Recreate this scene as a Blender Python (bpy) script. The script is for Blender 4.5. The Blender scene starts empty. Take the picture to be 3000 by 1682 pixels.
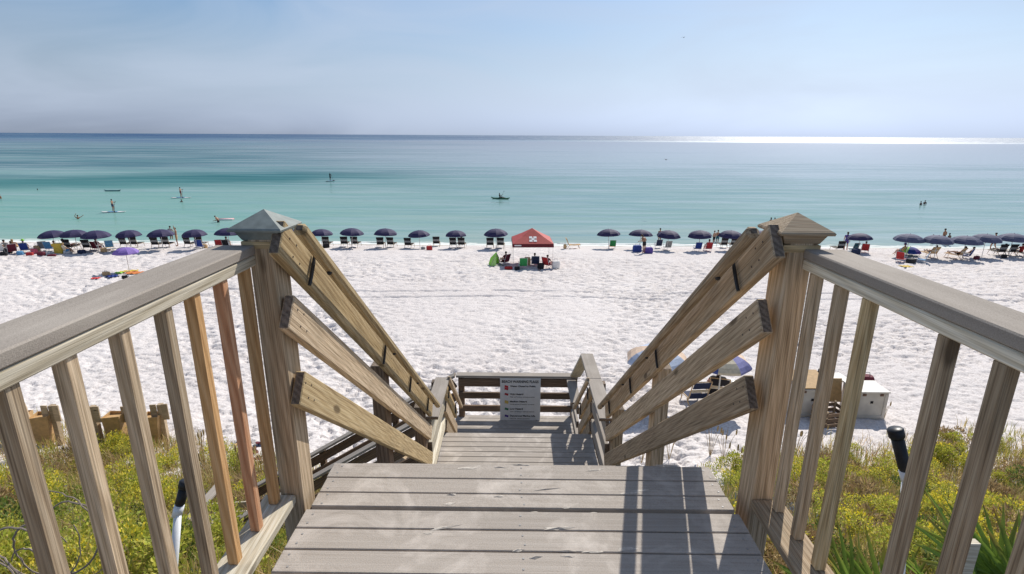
import bpy, bmesh, math, random
import numpy as np
from mathutils import Vector, Matrix, Euler
R = math.radians
rng = random.Random(7)
nrs = np.random.RandomState(11)
scn = bpy.context.scene
col = scn.collection

# ------------------------------------------------------------------ camera
FPX = 1565.0                     # focal length in photo pixels (3000 wide)
CAM = Vector((-0.03, 0.0, 1.4))
cd = bpy.data.cameras.new('camera'); cam = bpy.data.objects.new('camera', cd); col.objects.link(cam)
cd.sensor_width = 36; cd.lens = 36 * FPX / 3000; cd.clip_start = .05; cd.clip_end = 90000
CMAT = Matrix.Rotation(R(0.5), 3, 'Z') @ Matrix.Rotation(R(90 - 15.86), 3, 'X') @ Matrix.Rotation(R(0.30), 3, 'Z')
cam.matrix_world = Matrix.Translation(CAM) @ CMAT.to_4x4()
scn.camera = cam

# ------------------------------------------------------------------ light
SUN_AZ, SUN_EL = 29.0, 41.0      # azimuth to the right of straight ahead (+Y)
wd = bpy.data.worlds.new('World'); scn.world = wd; wd.use_nodes = True
wn = wd.node_tree.nodes; wl = wd.node_tree.links
sky = wn.new('ShaderNodeTexSky'); sky.sky_type = 'NISHITA'; sky.sun_disc = False
sky.sun_elevation = R(SUN_EL); sky.sun_rotation = R(SUN_AZ)
sky.altitude = 0; sky.air_density = 1.0; sky.dust_density = 0.7; sky.ozone_density = 3.0
bg = wn['Background']; bg.inputs[1].default_value = 0.078
# thin marine haze: pull the clear-sky hue towards a pale cool blue, keep its brightness
bw_ = wn.new('ShaderNodeRGBToBW'); wl.new(sky.outputs[0], bw_.inputs[0])
tint = wn.new('ShaderNodeMix'); tint.data_type = 'RGBA'; tint.blend_type = 'MULTIPLY'; tint.inputs[0].default_value = 1
wl.new(bw_.outputs[0], tint.inputs[6]); tint.inputs[7].default_value = (.625, .755, 1.015, 1)
mixs = wn.new('ShaderNodeMix'); mixs.data_type = 'RGBA'; mixs.inputs[0].default_value = .80
# the haze lies low: strong at the horizon, thin higher up, the same in every direction
hgeo = wn.new('ShaderNodeTexCoord'); hsep = wn.new('ShaderNodeSeparateXYZ'); wl.new(hgeo.outputs['Generated'], hsep.inputs[0])
hmr = wn.new('ShaderNodeMapRange'); hmr.interpolation_type = 'SMOOTHSTEP'; wl.new(hsep.outputs[2], hmr.inputs[0])
hmr.inputs[1].default_value = 0; hmr.inputs[2].default_value = .24; hmr.inputs[3].default_value = .95; hmr.inputs[4].default_value = .05
wl.new(hmr.outputs[0], mixs.inputs[0])
hs_ = wn.new('ShaderNodeHueSaturation'); hs_.inputs['Saturation'].default_value = 1.14; wl.new(sky.outputs[0], hs_.inputs['Color'])
wl.new(hs_.outputs[0], mixs.inputs[6]); wl.new(tint.outputs[2], mixs.inputs[7])
# faint veils of high cloud, the same all round
wtc = wn.new('ShaderNodeTexCoord'); wmp = wn.new('ShaderNodeMapping'); wmp.inputs['Scale'].default_value = (1.2, 1.2, 5.0)
wl.new(wtc.outputs['Generated'], wmp.inputs[0])
wnz = wn.new('ShaderNodeTexNoise'); wnz.inputs['Scale'].default_value = 1.7; wnz.inputs['Detail'].default_value = 6; wnz.inputs['Distortion'].default_value = .8
wl.new(wmp.outputs[0], wnz.inputs['Vector'])
wrp = wn.new('ShaderNodeMapRange'); wrp.inputs[1].default_value = .34; wrp.inputs[2].default_value = .72; wrp.inputs[3].default_value = 0; wrp.inputs[4].default_value = .60
wl.new(wnz.outputs[0], wrp.inputs[0])
veil = wn.new('ShaderNodeMix'); veil.data_type = 'RGBA'; wl.new(wrp.outputs[0], veil.inputs[0])
wl.new(mixs.outputs[2], veil.inputs[6]); veil.inputs[7].default_value = (5.4, 6.25, 7.7, 1)
wl.new(veil.outputs[2], bg.inputs[0])
sd = Vector((math.sin(R(SUN_AZ)) * math.cos(R(SUN_EL)), math.cos(R(SUN_AZ)) * math.cos(R(SUN_EL)), math.sin(R(SUN_EL))))
ld = bpy.data.lights.new('sun', 'SUN'); ld.energy = 3.75; ld.angle = R(0.5); ld.color = (1.0, .95, .87)
lo = bpy.data.objects.new('sun', ld); col.objects.link(lo); lo.location = (10, 20, 40)
lo.rotation_euler = sd.to_track_quat('Z', 'Y').to_euler()
vs = scn.view_settings; vs.view_transform = 'Standard'; vs.look = 'None'; vs.exposure = 0.42; vs.gamma = 1.0
vs.use_curve_mapping = False

# ------------------------------------------------------------------ helpers
def tag(o, label=None, cat=None, group=None, kind=None):
    if label: o['label'] = label
    if cat: o['category'] = cat
    if group: o['group'] = group
    if kind: o['kind'] = kind
    return o
def empty(name, loc=(0, 0, 0), rz=0.0, label=None, cat=None, group=None):
    o = bpy.data.objects.new(name, None); col.objects.link(o); o.empty_display_size = .1
    o.location = loc; o.rotation_euler = (0, 0, rz)
    return tag(o, label, cat, group)
def link(name, me, mat=None, parent=None, smooth=False):
    o = bpy.data.objects.new(name, me); col.objects.link(o)
    if mat is not None and not me.materials: me.materials.append(mat)
    if parent: o.parent = parent
    if smooth: me.polygons.foreach_set('use_smooth', [True] * len(me.polygons))
    return o
def py_mesh(name, v, f):
    me = bpy.data.meshes.new(name); me.from_pydata([tuple(p) for p in v], [], f); me.update(); return me
def np_mesh(name, v, f, cols=None):
    """v (n,3) array, f (m,k) array with constant k"""
    me = bpy.data.meshes.new(name); n = len(v); m, k = f.shape
    me.vertices.add(n); me.vertices.foreach_set('co', np.ascontiguousarray(v, dtype=np.float32).ravel())
    me.loops.add(m * k); me.loops.foreach_set('vertex_index', np.ascontiguousarray(f, dtype=np.int32).ravel())
    me.polygons.add(m); me.polygons.foreach_set('loop_start', np.arange(0, m * k, k, dtype=np.int32))
    me.update(calc_edges=True)
    if cols is not None:
        a = me.color_attributes.new('Col', 'FLOAT_COLOR', 'POINT')
        a.data.foreach_set('color', np.ascontiguousarray(cols, dtype=np.float32).ravel())
    return me
class MB:
    """small mesh collector"""
    def __init__(s): s.v = []; s.f = []
    def add(s, v, f):
        b = len(s.v); s.v += [tuple(p) for p in v]; s.f += [tuple(i + b for i in q) for q in f]; return s
    def box(s, x0, x1, y0, y1, z0, z1, m=None):
        v = [(x0,y0,z0),(x1,y0,z0),(x1,y1,z0),(x0,y1,z0),(x0,y0,z1),(x1,y0,z1),(x1,y1,z1),(x0,y1,z1)]
        if m is not None: v = [m @ Vector(p) for p in v]
        return s.add(v, [(0,3,2,1),(4,5,6,7),(0,1,5,4),(1,2,6,5),(2,3,7,6),(3,0,4,7)])
    def tube(s, pts, r, n=6, cap=True):
        pts = [Vector(p) for p in pts]; rs = r if isinstance(r, (list, tuple)) else [r] * len(pts)
        v = []; f = []; prev = None
        for i, p in enumerate(pts):
            d = (pts[min(i + 1, len(pts) - 1)] - pts[max(i - 1, 0)]).normalized()
            a = d.cross(Vector((0, 0, 1)))
            if a.length < .05: a = d.cross(Vector((1, 0, 0)))
            a.normalize()
            if prev is not None and a.dot(prev) < 0: a = -a
            prev = a; b = d.cross(a)
            for k in range(n):
                t = 2 * math.pi * k / n; v.append(p + (a * math.cos(t) + b * math.sin(t)) * rs[i])
        for i in range(len(pts) - 1):
            for k in range(n):
                f.append((i*n+k, i*n+(k+1)%n, (i+1)*n+(k+1)%n, (i+1)*n+k))
        if cap: f.append(tuple(range(n))[::-1]); f.append(tuple((len(pts)-1)*n + k for k in range(n)))
        return s.add(v, f)
    def lathe(s, prof, n=16, c=(0, 0, 0)):
        v = []; f = []
        for r, z in prof:
            for k in range(n):
                t = 2*math.pi*k/n; v.append((c[0]+r*math.cos(t), c[1]+r*math.sin(t), c[2]+z))
        for i in range(len(prof)-1):
            for k in range(n): f.append((i*n+k, i*n+(k+1)%n, (i+1)*n+(k+1)%n, (i+1)*n+k))
        f.append(tuple(range(n))[::-1]); f.append(tuple((len(prof)-1)*n+k for k in range(n)))
        return s.add(v, f)
    def ell(s, c, r, n=10, m=6):
        prof = []
        v = []; f = []
        for i in range(m + 1):
            a = math.pi * i / m
            for k in range(n):
                t = 2*math.pi*k/n
                v.append((c[0]+r[0]*math.sin(a)*math.cos(t), c[1]+r[1]*math.sin(a)*math.sin(t), c[2]-r[2]*math.cos(a)))
        for i in range(m):
            for k in range(n): f.append((i*n+k, i*n+(k+1)%n, (i+1)*n+(k+1)%n, (i+1)*n+k))
        return s.add(v, f)
    def mesh(s, name='part'): return py_mesh(name, s.v, s.f)
    def build(s, name, mat=None, parent=None, smooth=False): return link(name, s.mesh(name), mat, parent, smooth)
def copy_tree(o, parent=None):
    c = o.copy(); col.objects.link(c); c.parent = parent
    for ch in o.children: copy_tree(ch, c)
    return c

# pixel -> point helpers (a pixel gives a direction only)
def ray(px, py): return (CMAT @ Vector(((px - 1500) / FPX, (841 - py) / FPX, -1))).normalized()
def on_y(px, py, Y): r = ray(px, py); return CAM + r * ((Y - CAM.y) / r.y)
def on_z(px, py, Z): r = ray(px, py); return CAM + r * ((Z - CAM.z) / r.z)

# ------------------------------------------------------------------ terrain shape
PY = [-40, -6, 1.5, 4.0, 7.0, 10.0, 12.5, 16, 40, 46, 50, 53, 60, 100, 400]
PZ = [-.9, -1.0, -1.7, -2.75, -4.75, -6.0, -6.6, -7.0, -8.15, -8.4, -8.85, -9.3, -10.0, -13, -20]
SEA_Z = -9.3
def zt(x, y):
    z = np.interp(y, PY, PZ)
    return z
_T = nrs.rand(256, 256)
def vn(x, y):
    xi = np.floor(x).astype(int); yi = np.floor(y).astype(int); fx = x - xi; fy = y - yi
    fx = fx*fx*(3-2*fx); fy = fy*fy*(3-2*fy); a = xi & 255; b = yi & 255; a1 = (a+1) & 255; b1 = (b+1) & 255
    return (_T[a,b]*(1-fx)+_T[a1,b]*fx)*(1-fy)+(_T[a,b1]*(1-fx)+_T[a1,b1]*fx)*fy
def veg_edge(x):
    a = np.abs(x)
    return np.interp(a, [0, 3, 5, 9, 14, 40], [9.8, 10.2, 11.2, 13.0, 13.9, 14.2])
def zt_full(x, y):
    x = np.asarray(x, dtype=float); y = np.asarray(y, dtype=float)
    z = zt(x, y)
    dune = np.clip((veg_edge(x) + 1 - y) / 4, 0, 1)
    z = z + dune * (.55 * (vn(x*.35+9, y*.35+3) - .5) + .2 * (vn(x*1.1, y*1.1+40) - .5))
    beach = np.clip((y - 9.5) / 2.5, 0, 1) * np.clip((53.5 - y) / 2.5, 0, 1)
    z = z + beach * .22 * (vn(x*.12+50, y*.16+8) - .5)
    return z
def zs(x, y): return float(zt_full(np.array([x]), np.array([y]))[0])
def ground(px, py):
    r = ray(px, py); t = 2.0; last = None
    while t < 400:
        p = CAM + r * t
        if p.z < zs(p.x, p.y):
            lo_, hi = t - .25, t
            for _ in range(12):
                m = (lo_ + hi) / 2; p = CAM + r * m
                if p.z < zs(p.x, p.y): hi = m
                else: lo_ = m
            return p
        t += .25
    return CAM + r * 60
def sand_relief(x, y):
    near = np.clip((y - 8) / 4, 0, 1) * np.clip((52.4 - y) / 1.5, 0, 1)
    wx = x + .5 * vn(x*.7, y*.7); wy = y + .5 * vn(x*.7+31, y*.7+77)
    n1 = vn(wx*3.5, wy*4.6); n2 = vn(wx*5.6+13, wy*6.8+5); n3 = vn(wx*1.1+3, wy*1.3+9)
    pit = -.10 * np.clip((n1 - .64) / .11, 0, 1) - .105 * np.clip((n2 - .66) / .09, 0, 1)
    h = pit + .03 * (n3 - .5) + .02 * vn(wx*8, wy*8)
    smooth_patch = np.clip((vn(x*.09+7, y*.13+70) - .25) / .35, .35, 1)
    h = h * smooth_patch
    # two wheel ruts along the beach
    for yr in (29.7, 31.1):
        c = yr + .25 * np.sin(x * .11) + .1 * vn(x*.5, x*0+yr)
        h = h - .15 * np.exp(-((y - c) / .11) ** 2) * (vn(x*.45+yr, x*0+2) > .33)
    # trodden trails from the stair foot to the water and along the chairs
    for cxs in ((-5 - .25*(y-8) + 2.0*np.sin(y*.13)), (1.5 + .35*(y-10) + 1.5*np.sin(y*.2)), (-1 + .02*(y-10)**1.5)):
        w = np.exp(-((x - cxs) / 1.1) ** 2)
        h = h + w * (-.05 + .11 * (vn(x*6.5+3, y*7.5+1) - .55) - .05 * (vn(x*3.1, y*3.7+9) > .62))
    return h * near

# ------------------------------------------------------------------ materials
def nt(name):
    m = bpy.data.materials.new(name); m.use_nodes = True
    return m, m.node_tree.nodes, m.node_tree.links, m.node_tree.nodes['Principled BSDF']
def N(nodes, t, **kw):
    n = nodes.new(t)
    for k, v in kw.items(): setattr(n, k, v)
    return n
def mathn(n, l, op, a, b=None, clamp=False):
    k = N(n, 'ShaderNodeMath', operation=op); k.use_clamp = clamp
    for i, q in enumerate((a, b)):
        if q is None: continue
        if isinstance(q, (int, float)): k.inputs[i].default_value = q
        else: l.new(q, k.inputs[i])
    return k.outputs[0]
def mixc(n, l, fac, a, b, typ='MIX'):
    k = N(n, 'ShaderNodeMix', data_type='RGBA', blend_type=typ)
    for i, q in ((0, fac), (6, a), (7, b)):
        if isinstance(q, (int, float)): k.inputs[i].default_value = q
        elif isinstance(q, tuple): k.inputs[i].default_value = (*q, 1) if len(q) == 3 else q
        else: l.new(q, k.inputs[i])
    return k.outputs[2]
def ramp(n, l, fac, stops):
    k = N(n, 'ShaderNodeValToRGB'); e = k.color_ramp.elements
    while len(e) < len(stops): e.new(.5)
    for i, (p, c) in enumerate(stops): e[i].position = p; e[i].color = (*c, 1)
    l.new(fac, k.inputs[0]); return k.outputs[0]
_M = {}
def M(name, c=(.5, .5, .5), rough=.7, noise=.12, scale=12, metal=0.0, spec=.4, emit=None):
    if name in _M: return _M[name]
    m, n, l, b = nt(name)
    tc = N(n, 'ShaderNodeTexCoord'); nz = N(n, 'ShaderNodeTexNoise'); nz.inputs['Scale'].default_value = scale
    nz.inputs['Detail'].default_value = 4; l.new(tc.outputs['Object'], nz.inputs['Vector'])
    lo_ = tuple(max(0, q*(1-noise)) for q in c); hi = tuple(min(1, q*(1+noise)) for q in c)
    l.new(ramp(n, l, nz.outputs[0], [(.3, lo_), (.7, hi)]), b.inputs['Base Color'])
    b.inputs['Roughness'].default_value = rough; b.inputs['Metallic'].default_value = metal
    b.inputs['Specular IOR Level'].default_value = spec
    _M[name] = m; return m
def wood(name, dark, mid, light, rough=.82, fiber=.5, var=.25, stain=(.10, .09, .06), stain_amt=.35, bump=.25, axis=0):
    m, n, l, b = nt(name)
    tc = N(n, 'ShaderNodeTexCoord'); oi = N(n, 'ShaderNodeObjectInfo')
    rv = N(n, 'ShaderNodeVectorMath', operation='SCALE'); l.new(tc.outputs['Object'], rv.inputs[0]); rv.inputs[3].default_value = 1
    off = mathn(n, l, 'MULTIPLY', oi.outputs['Random'], 37.0)
    cx = N(n, 'ShaderNodeCombineXYZ'); [l.new(off, cx.inputs[i]) for i in range(3)]
    va = N(n, 'ShaderNodeVectorMath', operation='ADD'); l.new(tc.outputs['Object'], va.inputs[0]); l.new(cx.outputs[0], va.inputs[1])
    def noise(sc, s, det=4, dist=0.0):
        mp = N(n, 'ShaderNodeMapping'); mp.inputs['Scale'].default_value = sc; l.new(va.outputs[0], mp.inputs[0])
        z = N(n, 'ShaderNodeTexNoise'); z.inputs['Scale'].default_value = s; z.inputs['Detail'].default_value = det
        z.inputs['Distortion'].default_value = dist; l.new(mp.outputs[0], z.inputs['Vector']); return z.outputs[0]
    grain = noise((.45, 26, 26), 2.0, 5, .8)
    fib = noise((1.6, 150, 150), 2.0, 3)
    blot = noise((2.2, 5, 5), 1.1, 4)
    # growth rings: sine of a warped cross-grain coordinate
    mp = N(n, 'ShaderNodeMapping'); mp.inputs['Scale'].default_value = (.10, 1, 1); l.new(va.outputs[0], mp.inputs[0])
    wv = N(n, 'ShaderNodeTexWave', wave_type='BANDS', bands_direction='DIAGONAL'); wv.inputs['Scale'].default_value = 24
    wv.inputs['Distortion'].default_value = 4; wv.inputs['Detail'].default_value = 2; wv.inputs['Detail Scale'].default_value = 1.6
    l.new(mp.outputs[0], wv.inputs['Vector'])
    g = mathn(n, l, 'ADD', mathn(n, l, 'MULTIPLY', grain, .72), mathn(n, l, 'MULTIPLY', wv.outputs['Fac'], .28))
    c = ramp(n, l, g, [(.28, dark), (.5, mid), (.72, light)])
    c = mixc(n, l, fiber, c, ramp(n, l, fib, [(.35, tuple(q*.55 for q in dark)), (.55, mid), (.75, light)]))
    sf = mathn(n, l, 'MULTIPLY', ramp(n, l, blot, [(.52, (0,0,0)), (.75, (1,1,1))]), stain_amt)
    c = mixc(n, l, sf, c, stain)
    # knots
    mk = N(n, 'ShaderNodeMapping'); mk.inputs['Scale'].default_value = (2.0, 5.5, 5.5); l.new(va.outputs[0], mk.inputs[0])
    vo = N(n, 'ShaderNodeTexVoronoi'); vo.inputs['Scale'].default_value = 1.0; l.new(mk.outputs[0], vo.inputs['Vector'])
    kf = mathn(n, l, 'MULTIPLY', ramp(n, l, vo.outputs['Distance'], [(.07, (1,1,1)), (.12, (0,0,0))]), .8)
    c = mixc(n, l, kf, c, tuple(q*.35 for q in dark))
    br = mathn(n, l, 'ADD', mathn(n, l, 'MULTIPLY', oi.outputs['Random'], var*2), 1-var)
    hs = N(n, 'ShaderNodeHueSaturation'); l.new(br, hs.inputs['Value']); l.new(c, hs.inputs['Color'])
    l.new(hs.outputs[0], b.inputs['Base Color'])
    b.inputs['Roughness'].default_value = rough; b.inputs['Specular IOR Level'].default_value = .25
    bp = N(n, 'ShaderNodeBump'); bp.inputs['Strength'].default_value = bump; bp.inputs['Distance'].default_value = .006
    l.new(mathn(n, l, 'ADD', fib, grain), bp.inputs['Height']); l.new(bp.outputs[0], b.inputs['Normal'])
    return m
W_GREY = wood('weathered_wood', (.27, .19, .115), (.50, .375, .245), (.67, .545, .39), stain_amt=.32, fiber=.58)
W_TAN = wood('tan_treated_wood', (.29, .19, .09), (.52, .385, .205), (.68, .55, .34), stain_amt=.25, fiber=.55)
W_PALE = wood('pale_treated_wood', (.42, .35, .24), (.62, .55, .42), (.76, .71, .60), stain_amt=.12)
W_ORANGE = wood('new_orange_wood', (.40, .22, .09), (.58, .34, .15), (.68, .45, .24), stain_amt=.1, fiber=.3)
W_RED = wood('red_cedar_wood', (.33, .15, .075), (.50, .265, .145), (.60, .37, .23), stain_amt=.1, fiber=.25)
W_DARK = wood('dark_brown_wood', (.10, .062, .04), (.195, .13, .085), (.30, .215, .15))  # darker brown wood for framing, side rails and some posts
W_END = wood('end_grain', (.10, .075, .055), (.19, .145, .11), (.28, .22, .17), fiber=.3)

def deck_mat():
    m, n, l, b = nt('sandy_deck_board')
    tc = N(n, 'ShaderNodeTexCoord'); oi = N(n, 'ShaderNodeObjectInfo'); ge = N(n, 'ShaderNodeNewGeometry')
    mp = N(n, 'ShaderNodeMapping'); mp.inputs['Scale'].default_value = (1.2, 60, 60); l.new(tc.outputs['Object'], mp.inputs[0])
    z = N(n, 'ShaderNodeTexNoise'); z.inputs['Scale'].default_value = 2; z.inputs['Detail'].default_value = 5; l.new(mp.outputs[0], z.inputs['Vector'])
    s = N(n, 'ShaderNodeTexNoise'); s.inputs['Scale'].default_value = 260; s.inputs['Detail'].default_value = 2; l.new(ge.outputs['Position'], s.inputs['Vector'])
    c = ramp(n, l, z.outputs[0], [(.3, (.33, .287, .245)), (.55, (.405, .36, .315)), (.8, (.48, .435, .39))])
    c = mixc(n, l, .35, c, ramp(n, l, s.outputs[0], [(.35, (.21, .18, .15)), (.6, (.43, .385, .34))]))
    # dry sand trodden onto the boards
    d = N(n, 'ShaderNodeTexNoise'); d.inputs['Scale'].default_value = 3.6; d.inputs['Detail'].default_value = 7; d.inputs['Roughness'].default_value = .68
    d.inputs['Distortion'].default_value = .6; l.new(ge.outputs['Position'], d.inputs['Vector'])
    df = mathn(n, l, 'MULTIPLY', ramp(n, l, d.outputs[0], [(.50, (0,0,0)), (.66, (1,1,1))]), .62)
    c = mixc(n, l, df, c, (.62, .56, .50))
    br = mathn(n, l, 'ADD', mathn(n, l, 'MULTIPLY', oi.outputs['Random'], .16), .92)
    hs = N(n, 'ShaderNodeHueSaturation'); l.new(br, hs.inputs['Value']); l.new(c, hs.inputs['Color']); l.new(hs.outputs[0], b.inputs['Base Color'])
    b.inputs['Roughness'].default_value = .85; b.inputs['Specular IOR Level'].default_value = .25
    bp = N(n, 'ShaderNodeBump'); bp.inputs['Strength'].default_value = .25; bp.inputs['Distance'].default_value = .004
    l.new(mathn(n, l, 'ADD', s.outputs[0], z.outputs[0]), bp.inputs['Height']); l.new(bp.outputs[0], b.inputs['Normal'])
    return m
W_DECK = deck_mat()

def cap_mat():
    m, n, l, b = nt('grey_cap_board')
    tc = N(n, 'ShaderNodeTexCoord'); oi = N(n, 'ShaderNodeObjectInfo')
    va = N(n, 'ShaderNodeVectorMath', operation='ADD'); l.new(tc.outputs['Object'], va.inputs[0]); l.new(mathn(n, l, 'MULTIPLY', oi.outputs['Random'], 31.0), va.inputs[1])
    def noise(sc, s, det=4):
        mp = N(n, 'ShaderNodeMapping'); mp.inputs['Scale'].default_value = sc; l.new(va.outputs[0], mp.inputs[0])
        z = N(n, 'ShaderNodeTexNoise'); z.inputs['Scale'].default_value = s; z.inputs['Detail'].default_value = det; l.new(mp.outputs[0], z.inputs['Vector']); return z.outputs[0]
    sp = noise((1, 1, 1), 330, 2); st = noise((.8, 22, 22), 2, 5); bl = noise((1, 2, 2), 3.0, 5)
    c = ramp(n, l, sp, [(.3, (.23, .20, .172)), (.7, (.40, .355, .305))])
    c = mixc(n, l, .45, c, ramp(n, l, st, [(.35, (.26, .225, .19)), (.65, (.37, .325, .28))]))
    c = mixc(n, l, mathn(n, l, 'MULTIPLY', ramp(n, l, bl, [(.5, (0,0,0)), (.75, (1,1,1))]), .4), c, (.50, .45, .39))
    l.new(c, b.inputs['Base Color']); b.inputs['Roughness'].default_value = .85; b.inputs['Specular IOR Level'].default_value = .2
    bp = N(n, 'ShaderNodeBump'); bp.inputs['Strength'].default_value = .25; bp.inputs['Distance'].default_value = .003
    l.new(sp, bp.inputs['Height']); l.new(bp.outputs[0], b.inputs['Normal']); return m
W_CAP = cap_mat()
def sand_mat():
    m, n, l, b = nt('white_quartz_sand')
    ge = N(n, 'ShaderNodeNewGeometry')
    def noise(sc, det=4):
        z = N(n, 'ShaderNodeTexNoise'); z.inputs['Scale'].default_value = sc; z.inputs['Detail'].default_value = det
        l.new(ge.outputs['Position'], z.inputs['Vector']); return z.outputs[0]
    a = noise(.35, 5); f = noise(14, 4); g = noise(3.2, 5)
    c = ramp(n, l, a, [(.3, (.60, .545, .515)), (.7, (.68, .63, .605))])
    tone = noise(.11, 4); c = mixc(n, l, ramp(n, l, tone, [(.42, (0,0,0)), (.62, (.55,.55,.55))]), c, (.56, .50, .475))
    c = mixc(n, l, .5, c, ramp(n, l, f, [(.32, (.42, .38, .365)), (.58, (.76, .72, .70))]))
    sx = N(n, 'ShaderNodeSeparateXYZ'); l.new(ge.outputs['Position'], sx.inputs[0])
    # wet sand at the water's edge; drier buff crest behind it; litter under the dune plants
    wet = mathn(n, l, 'MULTIPLY', mathn(n, l, 'SUBTRACT', -9.12, mathn(n, l, 'ADD', sx.outputs[2], mathn(n, l, 'MULTIPLY', g, .06))), 9.0, True)
    c = mixc(n, l, wet, c, (.40, .345, .265))
    lit = mathn(n, l, 'MULTIPLY', mathn(n, l, 'SUBTRACT', 9.6, mathn(n, l, 'ADD', sx.outputs[1], mathn(n, l, 'MULTIPLY', g, 1.2))), .5, True)
    c = mixc(n, l, mathn(n, l, 'MULTIPLY', lit, .8), c, ramp(n, l, f, [(.35, (.14, .105, .06)), (.7, (.34, .28, .18))]))
    l.new(c, b.inputs['Base Color']); b.inputs['Roughness'].default_value = .95; b.inputs['Specular IOR Level'].default_value = .1
    bp = N(n, 'ShaderNodeBump'); bp.inputs['Strength'].default_value = .5; bp.inputs['Distance'].default_value = .05
    l.new(mathn(n, l, 'ADD', g, f), bp.inputs['Height']); l.new(bp.outputs[0], b.inputs['Normal'])
    return m

def sea_mat():
    m, n, l, b = nt('gulf_water')
    ge = N(n, 'ShaderNodeNewGeometry'); sx = N(n, 'ShaderNodeSeparateXYZ'); l.new(ge.outputs['Position'], sx.inputs[0])
    X, Y = sx.outputs[0], sx.outputs[1]
    lg = mathn(n, l, 'LOGARITHM', mathn(n, l, 'MAXIMUM', Y, 20.0), 10.0)      # 53 m = 1.72 ... 10 km = 4
    def warped(scale, amt, seed):
        # coordinates (x / y, log y): streaks keep their look with distance
        cx = N(n, 'ShaderNodeCombineXYZ'); l.new(mathn(n, l, 'DIVIDE', X, mathn(n, l, 'MAXIMUM', Y, 20.0)), cx.inputs[0]); l.new(lg, cx.inputs[1])
        cx.inputs[2].default_value = seed
        mp = N(n, 'ShaderNodeMapping'); mp.inputs['Scale'].default_value = scale; l.new(cx.outputs[0], mp.inputs[0])
        z = N(n, 'ShaderNodeTexNoise'); z.inputs['Scale'].default_value = 1; z.inputs['Detail'].default_value = 5; z.inputs['Distortion'].default_value = .3
        l.new(mp.outputs[0], z.inputs['Vector']); return mathn(n, l, 'MULTIPLY', mathn(n, l, 'SUBTRACT', z.outputs[0], .5), amt)
    t = mathn(n, l, 'ADD', lg, warped((1.6, 10, 1), .30, 3.1))
    tt = mathn(n, l, 'DIVIDE', mathn(n, l, 'SUBTRACT', t, 1.6), 2.6)
    c = ramp(n, l, tt, [(.04, (.33, .40, .36)), (.10, (.20, .33, .31)), (.20, (.16, .29, .29)), (.32, (.14, .26, .28)),
                        (.44, (.13, .22, .28)), (.52, (.06, .13, .23)), (.64, (.018, .058, .16))])
    # weed beds / deeper troughs: dark teal bands, strongest on the left
    band = warped((1.1, 13, 1), 1.0, 9.7)
    lf = mathn(n, l, 'MULTIPLY', mathn(n, l, 'ADD', mathn(n, l, 'DIVIDE', X, mathn(n, l, 'MAXIMUM', Y, 20.0)), -.02), -1.5, True)
    win = mathn(n, l, 'MULTIPLY', mathn(n, l, 'MULTIPLY', mathn(n, l, 'SUBTRACT', lg, 2.02), 9.0, True), mathn(n, l, 'MULTIPLY', mathn(n, l, 'SUBTRACT', 2.85, lg), 4.0, True))
    bf = mathn(n, l, 'MULTIPLY', mathn(n, l, 'MULTIPLY', mathn(n, l, 'MULTIPLY', mathn(n, l, 'ADD', band, .10), 6.0, True), win), mathn(n, l, 'ADD', lf, .12))
    c = mixc(n, l, mathn(n, l, 'MULTIPLY', mathn(n, l, 'MINIMUM', bf, .9), .85), c, (.012, .10, .14))
    # the deep trough inside the sand bar, drifting seawards to the right
    u = mathn(n, l, 'DIVIDE', X, mathn(n, l, 'MAXIMUM', Y, 20.0))
    tc_ = mathn(n, l, 'ADD', mathn(n, l, 'ADD', 2.19, mathn(n, l, 'MULTIPLY', u, .11)), warped((2.2, 3, 1), .10, 5.5))
    td = mathn(n, l, 'DIVIDE', mathn(n, l, 'ABSOLUTE', mathn(n, l, 'SUBTRACT', lg, tc_)), .055)
    tf = mathn(n, l, 'MULTIPLY', mathn(n, l, 'SUBTRACT', 1.5, td, True), mathn(n, l, 'MULTIPLY', mathn(n, l, 'ADD', u, .10), -3.2, True))
    c = mixc(n, l, mathn(n, l, 'MULTIPLY', tf, .85), c, (.008, .095, .125))
    # fine wind streaks and patches of greener shallows
    stk = warped((5.0, 85, 1), 1.0, 41.0); c = mixc(n, l, mathn(n, l, 'MULTIPLY', mathn(n, l, 'ADD', mathn(n, l, 'MULTIPLY', stk, 2.6), .10, True), mathn(n, l, 'SUBTRACT', 1.0, mathn(n, l, 'MULTIPLY', tf, .8))), c, (.30, .40, .42))
    stk2 = warped((3.0, 60, 1), 1.0, 57.0); c = mixc(n, l, mathn(n, l, 'MULTIPLY', mathn(n, l, 'ADD', mathn(n, l, 'MULTIPLY', stk2, 3.0), .05, True), .7), c, (.07, .22, .25))
    grn = mathn(n, l, 'MULTIPLY', mathn(n, l, 'MULTIPLY', mathn(n, l, 'SUBTRACT', 2.25, lg), 3.0, True), lf)
    c = mixc(n, l, mathn(n, l, 'MULTIPLY', grn, .45), c, (.15, .36, .30))
    # lapping foam at the shoreline
    fo = N(n, 'ShaderNodeTexNoise'); fo.inputs['Scale'].default_value = 1.3; fo.inputs['Detail'].default_value = 6
    mp = N(n, 'ShaderNodeMapping'); mp.inputs['Scale'].default_value = (.35, 1.4, 1); l.new(ge.outputs['Position'], mp.inputs[0]); l.new(mp.outputs[0], fo.inputs['Vector'])
    ff = mathn(n, l, 'MULTIPLY', mathn(n, l, 'SUBTRACT', mathn(n, l, 'ADD', 54.3, mathn(n, l, 'MULTIPLY', mathn(n, l, 'SUBTRACT', fo.outputs[0], .5), 6.0)), Y), 2.0, True)
    c = mixc(n, l, mathn(n, l, 'MULTIPLY', ff, .8), c, (.8, .8, .76))
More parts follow.
